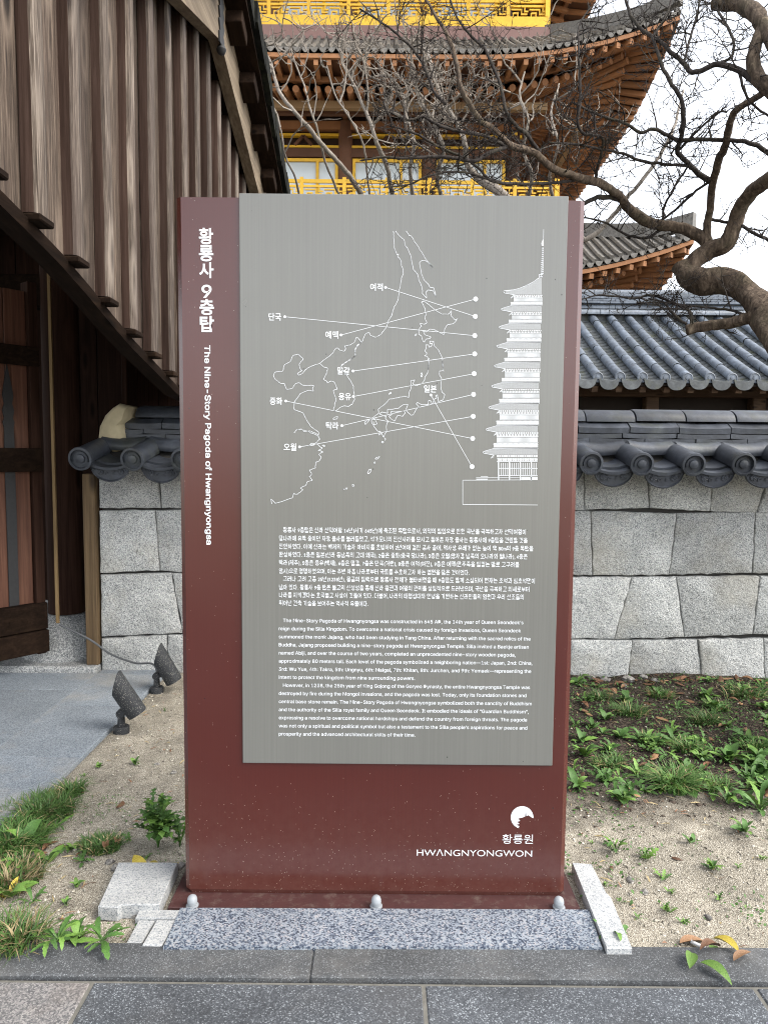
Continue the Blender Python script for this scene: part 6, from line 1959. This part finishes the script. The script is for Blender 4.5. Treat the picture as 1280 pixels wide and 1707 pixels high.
# mugwort: upright stems with lobed leaves
def upright(px, py, H, stems_, lv, size, label, shape='lobed', mats=('leaf', 'leaf_light')):
    r = random.Random(int(px + py * 3))
    p = ground(px, py); p.z = groundz(p.x, p.y)
    t = thing('mugwort' if shape == 'lobed' else 'weed', p, label, 'weed', GRP)
    for s in range(stems_):
        a = r.uniform(0, 6.28); ln = r.uniform(.05, .35)
        d = Vector((math.cos(a) * ln, math.sin(a) * ln * .6, 1)).normalized()
        h = H * r.uniform(.6, 1.0)
        pts = [p + d * (h * q / 5) + Vector((.004 * r.gauss(0, 1), .004 * r.gauss(0, 1), 0)) * q / 5 for q in range(6)]
        MB().tube(pts, [.0022, .002, .0018, .0016, .0012, .0008], 5).build('stem', M['leaf'], t, 'all')
        for q in range(lv):
            f = .15 + .85 * q / lv; i = min(4, int(f * 5)); b = pts[i].lerp(pts[i + 1], f * 5 - i)
            az = r.uniform(0, 6.28); sz = size * (1.15 - .55 * f) * r.uniform(.8, 1.2)
            me = LEAF[(shape, r.choice(mats), r.randrange(3))]
            link('leaf', me, t, T(b) @ Matrix.Rotation(az, 4, 'Z') @ Matrix.Rotation(-r.uniform(.1, .7), 4, 'Y') @ Matrix.Rotation(r.uniform(-.3, .3), 4, 'X') @ Matrix.Diagonal((sz, sz, sz, 1)))
    return t
upright(264, 1408, .16, 6, 11, .085, 'tall mugwort with lobed leaves beside the left edge of the sign')
upright(300, 1405, .095, 2, 7, .07, 'small mugwort sprig touching the left edge of the sign')

# ---- right of the sign: the planted bed
spots = [
 (962, 1310, .085, 9, 'oval', 'leafy clump against the right edge of the sign, lower one'), (975, 1262, .075, 9, 'oval', 'leafy clump against the right edge of the sign, middle one'),
 (985, 1212, .07, 9, 'oval', 'leafy clump against the right edge of the sign, upper one'), (1212, 1268, .105, 14, 'oval', 'large pale rosette in the bed at right'),
 (1268, 1345, .12, 10, 'dandelion', 'big broad weed cut by the right picture edge'), (1062, 1292, .08, 12, 'dandelion', 'spiky rosette in the middle of the bed, in front'),
 (1025, 1412, .065, 10, 'dandelion', 'isolated dandelion on the sand right of the sign'), (1240, 1385, .06, 9, 'oval', 'clover-like weed near the right edge below the big weed'),
 (1018, 1560, .07, 6, 'dandelion', 'small weed at the foot of the slanting granite strip'),
]
for x, y, s, n, sh, lab in spots:
    weed(x, y, s, n, sh, lab, ('leaf', 'leaf_light', 'leaf'), (.1, .75) if y < 1577 else (-.12, .08), z=.012 if y > 1577 else None)
rb = random.Random(77); k = 0
SHN = {'oval': 'broad-leaved', 'dandelion': 'toothed', 'lobed': 'lobed-leaved'}
def zone(x, y):
    a = 'next to the sign' if x < 1050 else ('in the middle' if x < 1165 else 'at the right edge')
    b = 'close under the wall' if y < 1180 else ('halfway to the wall' if y < 1255 else 'along the front')
    return a, b
while k < 84:
    x = rb.uniform(945, 1290); y = rb.uniform(1135, 1340)
    if any(math.hypot(x - q[0], y - q[1]) < 22 for q in spots): continue
    sh = rb.choice(('oval', 'dandelion', 'oval', 'dandelion', 'lobed')); sz = rb.uniform(.04, .088)
    za, zb_ = zone(x, y)
    weed(x, y, sz, rb.randrange(6, 12), sh, ('bigger ' if sz > .064 else 'small ') + SHN[sh] + ' bed weed ' + zb_ + ', ' + za, ('leaf', 'leaf', 'leaf_light'), (.0, .65), group='weeds of the dark bed', seed=k)
    k += 1
for i, (x, y, lab) in enumerate(((1105, 1455, 'upper of three seedlings in a column'), (1112, 1510, 'lower of three seedlings in a column'), (1118, 1480, 'middle of three seedlings in a column'), (1185, 1445, 'seedling right of the column of three'), (1010, 1470, 'seedling close to the granite strip top'), (1075, 1425, 'seedling just below the isolated dandelion'), (1140, 1530, 'seedling above the curled orange leaf'), (1230, 1440, 'seedling below the clover-like weed'), (1035, 1495, 'seedling halfway along the granite strip'), (1200, 1490, 'seedling in the bare centre of the right sand'), (1270, 1430, 'seedling at the right picture edge'), (1150, 1400, 'seedling just in front of the dark bed'), (985, 1400, 'seedling beside the lower right edge of the sign'), (1062, 1520, 'seedling right of the granite strip foot'), (1245, 1510, 'seedling above the yellow leaf at right'))):
    weed(x, y, rb.choice((.014, .02, .028, .045)), rb.randrange(5, 12), rb.choice(('oval', 'lobed')), 'tiny green ' + lab + ', on sand', ('leaf', 'leaf_light'), (.2, .8), group='seedlings on the right sand', seed=i)
for i, (x, y, lab) in enumerate(((130, 1470, 'seedling left of the pale granite plate'), (215, 1395, 'seedling between small tuft and mugwort'), (240, 1430, 'seedling above the pale granite plate'), (190, 1500, 'seedling at the chipped corner of the plate'), (140, 1290, 'lower of two seedlings at the walkway edge'), (165, 1275, 'upper of two seedlings at the walkway edge'), (275, 1180, 'seedling behind the nearer spotlight'), (110, 1500, 'seedling above the kerb left of the plate'), (228, 1270, 'seedling on bare sand in front of the spotlight'))):
    weed(x, y, rb.uniform(.02, .034), rb.randrange(6, 10), rb.choice(('oval', 'lobed')), 'tiny green ' + lab, ('leaf', 'leaf_light'), (.2, .8), group='seedlings on the left sand', seed=i)
tuft(1125, 1310, 260, .085, .075, 'fine grass tuft in the middle of the bed right of the sign', mats=('grass', 'leaf', 'straw'))
tuft(1175, 1205, 140, .06, .07, 'sparse grass tuft in the upper middle of the bed')
tuft(1240, 1160, 160, .06, .10, 'grass tuft below the wall near the right picture edge')
tuft(1050, 1190, 160, .06, .08, 'grass tuft in the bed near the sign, below the wall')

for x, y, lab in ((1000, 1165, 'under the wall next to the sign'), (1100, 1160, 'under the wall in the middle'), (1195, 1180, 'right of centre, a little below the wall'), (1085, 1235, 'left of the fine tuft, halfway back'), (1015, 1275, 'beside the leafy clumps at the sign'), (1190, 1310, 'right of the fine tuft, at the front'), (1260, 1250, 'at the right picture edge, halfway back'), (1145, 1250, 'just behind the fine tuft')):
    tuft(x, y, 110, .05, .06, 'short thin grass in the bed ' + lab)
# creeping ground cover: tiny leaves too many to count
gc = MB(); rg = random.Random(9); k = 0
while k < 9000:
    x = rg.uniform(.52, 2.5); y = rg.uniform(1.75, 3.82)
    dens = .5 + .9 * mnoise.noise(Vector((x * 3.3, y * 3.3, 11))) + (.15 if y > 2.5 else -.38)
    if rg.random() > dens: 
        k += .25; continue
    k += 1
    s = rg.uniform(.006, .017); a = rg.uniform(0, 6.28); el = rg.uniform(-.1, .9)
    c = Vector((x, y, groundz(x, y) + rg.uniform(.002, .018)))
    d = Vector((math.cos(a) * math.cos(el), math.sin(a) * math.cos(el), math.sin(el))) * s
    w = Vector((-math.sin(a), math.cos(a), rg.uniform(-.4, .4))) * s * rg.uniform(.25, .45)
    gc.add([c, c + d * .5 + w, c + d, c + d * .5 - w], [(0, 1, 2, 3)])
o = gc.build('ground_cover', M['leaf'], None, recalc=False)
tag(o, 'tiny creeping leaves covering the dark bed right of the sign', 'plants', kind='stuff')

# ---- fallen leaves
dl = []
for j in range(4):
    r = random.Random(j); vs, fs = leaf_pts(1.0, .24, 'oval', r.uniform(.04, .20), r.uniform(.2, .7) * r.choice((1, -1)), 10, r.uniform(-.08, .12))
    dl.append((vs, fs))
dead_me = {(j, mn): MB().add(*dl[j]).mesh('fallen_leaf', M[mn], 'all', recalc=False) for j in range(4) for mn in ('dead', 'dead_tan', 'leaf_yellow', 'leaf_light')}
def fallen(px, py, s, mn, label, group, z=None, r=rb):
    p = ground(px, py, 0 if z is None else z); zz = (groundz(p.x, p.y) + .006) if z is None else z
    o = bpy.data.objects.new('fallen_leaf', dead_me[(r.randrange(4), mn)])
    COL.objects.link(o)
    o.matrix_basis = T(p.x, p.y, zz) @ Matrix.Rotation(r.uniform(0, 6.28), 4, 'Z') @ Matrix.Rotation(r.uniform(-.25, .25), 4, 'X') @ Matrix.Rotation(r.uniform(-.2, .15), 4, 'Y') @ Matrix.Diagonal((s, s, s, 1))
    return tag(o, label, 'leaf', group, 'thing')
for i in range(84):
    x = rb.uniform(955, 1290)
    y = 1131 + abs(rb.gauss(0, 16)) if i < 50 else rb.uniform(1150, 1340)
    mn = rb.choice(('dead', 'dead_tan', 'dead')); sz = rb.uniform(.035, .08); za, zb_ = zone(x, y)
    fallen(x, y, sz, mn, ('large ' if sz > .065 else ('mid-sized ' if sz > .05 else 'small ')) + ('dark brown' if mn == 'dead' else 'tan') + ' fallen leaf, bed ' + zb_ + ', ' + za, 'fallen leaves in the right bed')
for i in range(6):
    fallen(rb.uniform(60, 130), rb.uniform(1380, 1420), rb.uniform(.03, .055), 'dead', 'dry brown leaf tangled in the grass left of the sign', 'fallen leaves in the left grass')
for x, y, s, mn, lab in ((1132, 1568, .075, 'dead_tan', 'curled orange brown leaf on sand by the kerb at right'), (1232, 1588, .075, 'leaf_yellow', 'bright yellow leaf on the kerb at lower right'),
                         (1200, 1578, .07, 'dead', 'crumpled brown leaf on the kerb between green and yellow leaves'), (1222, 1602, .06, 'dead_tan', 'tan leaf lowest on the kerb at right'),
                         (1152, 1588, .07, 'leaf_light', 'long green leaf lying on the kerb at lower right'), (1166, 1604, .08, 'leaf_light', 'green leaf pointing down the kerb front at lower right'), (1188, 1572, .06, 'leaf_light', 'small green leaf at the sand edge above the brown leaf'),
                         (205, 1330, .06, 'dead', 'brown leaf on sand above the mugwort'), (196, 1405, .06, 'dead', 'brown leaf beside the small grass tuft'),
                         (598, 1577, .022, 'dead_tan', 'small orange leaf scrap at the edge of the speckled slab'), (178, 1412, .055, 'dead', 'brown leaf between the small tuft and the mugwort'),
                         (1020, 1440, .03, 'dead', 'small dark leaf near the isolated dandelion'), (1118, 1425, .035, 'dead', 'small brown leaf on sand below the bed')):
    fallen(x, y, s, mn, lab, None, z=.014 if y > 1577 else None)

# ---- stones along the foot of the wall and loose pebbles
M['pebble'] = granite('pebble', [(0, (.08, .075, .07)), (.5, (.2, .19, .175)), (1, (.36, .34, .31))], 120, .9, vary=(.6, 1.3))
def pebble(px, py, s, label, group=None):
    p = ground(px, py); r = random.Random(int(px * 3 + py))
    bm = bmesh.new(); bmesh.ops.create_icosphere(bm, subdivisions=2, radius=1)
    for v in bm.verts:
        v.co *= 1 + .35 * mnoise.noise(v.co * 1.3 + Vector((px, py, 0)))
        v.co = Vector((v.co.x * s * r.uniform(.98, 1.02), v.co.y * s * .75, v.co.z * s * .55))
    me = bpy.data.meshes.new('stone'); bm.to_mesh(me); bm.free(); me.materials.append(M['pebble'])
    o = bpy.data.objects.new('pebble', me); COL.objects.link(o)
    o.matrix_basis = T(p.x, p.y, groundz(p.x, p.y) + s * .2) @ Matrix.Rotation(r.uniform(0, 6), 4, 'Z')
    tag(o, label, 'stone', group, 'thing')
for x, y, s in ((968, 1132, .032), (985, 1128, .026), (1008, 1130, .03), (1047, 1133, .035), (1072, 1130, .024), (1092, 1134, .026), (1040, 1140, .022)):
    pebble(x, y, s, 'grey stone at the foot of the wall right of the sign', 'stones along the foot of the wall')
for x, y, s, lab in ((290, 1287, .013, 'small tan pebble close to the left edge of the sign'), (262, 1270, .012, 'small pebble on sand left of the sign below the spotlights'), (184, 1432, .016, 'smaller of two pebbles above the pale plate'), (193, 1442, .018, 'larger of two pebbles above the pale plate'), (300, 1440, .016, 'pebble wedged between pale plate and sign'),
                     (1075, 1480, .013, 'pebble on sand left of the three seedlings'), (1050, 1462, .014, 'pebble on sand below the isolated dandelion'), (1180, 1520, .012, 'dark pebble on bare sand above the kerb at right'), (205, 1520, .012, 'smaller pebble below the chipped plate corner'), (228, 1523, .014, 'larger pebble below the pale plate')):
    pebble(x, y, s, lab, 'pebbles on the sand')
b = ground(1163, 1566, .01)
M['white_stub'] = flat('white_stub', (.62, .63, .64), .6, .1, 50)
tag(MB().tube([(b.x - .012, b.y + .012, groundz(b.x, b.y) + .008), (b.x + .014, b.y - .012, groundz(b.x, b.y) + .007)], .0045, 10).build('cigarette_stub', M['white_stub'], None, True), 'white stub lying on sand above the yellow leaf', 'litter', kind='thing')

# dry stalks and crumbs of litter lying about, too many to count
lt = MB(); rg = random.Random(31); k = 0
while k < 2600:
    x = rg.uniform(-1.18, 2.3); y = rg.uniform(1.67, 3.84)
    if not outside_sign(x, y): continue
    d = .28 + .8 * mnoise.noise(Vector((x * 4, y * 4, 21))) + (.35 if (x > .4 and y > 2.3) else 0)
    if rg.random() > d: k += .3; continue
    k += 1
    L = rg.uniform(.006, .04); a = rg.uniform(0, 6.28); w = rg.uniform(.0006, .0022)
    z = groundz(x, y) + .003
    c, s_ = math.cos(a), math.sin(a)
    q = [(x - c * L / 2 - s_ * w, y - s_ * L / 2 + c * w, z), (x - c * L / 2 + s_ * w, y - s_ * L / 2 - c * w, z), (x + s_ * w, y - c * w, z + rg.uniform(.001, .006)), (x + c * L / 2, y + s_ * L / 2, z + rg.uniform(0, .004)), (x - s_ * w, y + c * w, z + rg.uniform(.001, .006))]
    lt.add(q, [(0, 1, 2, 4), (4, 2, 3)], 0 if rg.random() < .5 else 1)
tag(lt.build('plant_litter', [M['dead'], M['straw']], None, recalc=False), 'dry stalks and crumbs of dead plants strewn over sand and bed', 'litter', kind='stuff')
# patches of seedlings and moss on the sand
ms = MB(); k = 0
while k < 3200:
    x = rg.uniform(-1.15, 2.2); y = rg.uniform(1.68, 2.7)
    if not outside_sign(x, y): continue
    d = 2.2 * mnoise.noise(Vector((x * 3.7 + 5, y * 3.7, 4))) - .35
    if rg.random() > d: k += .12; continue
    k += 1
    s = rg.uniform(.003, .009); a = rg.uniform(0, 6.28); el = rg.uniform(0, 1.0)
    c = Vector((x, y, groundz(x, y) + .002))
    d_ = Vector((math.cos(a) * math.cos(el), math.sin(a) * math.cos(el), math.sin(el))) * s
    w = Vector((-math.sin(a), math.cos(a), 0)) * s * .35
    ms.add([c, c + d_ * .5 + w, c + d_, c + d_ * .5 - w], [(0, 1, 2, 3)], 0 if rg.random() < .7 else 1)
tag(ms.build('moss_patches', [M['leaf'], M['grass']], None, recalc=False), 'thin green patches of moss and tiny seedlings on the pale sand', 'moss', kind='stuff')
bpy.context.view_layer.update()
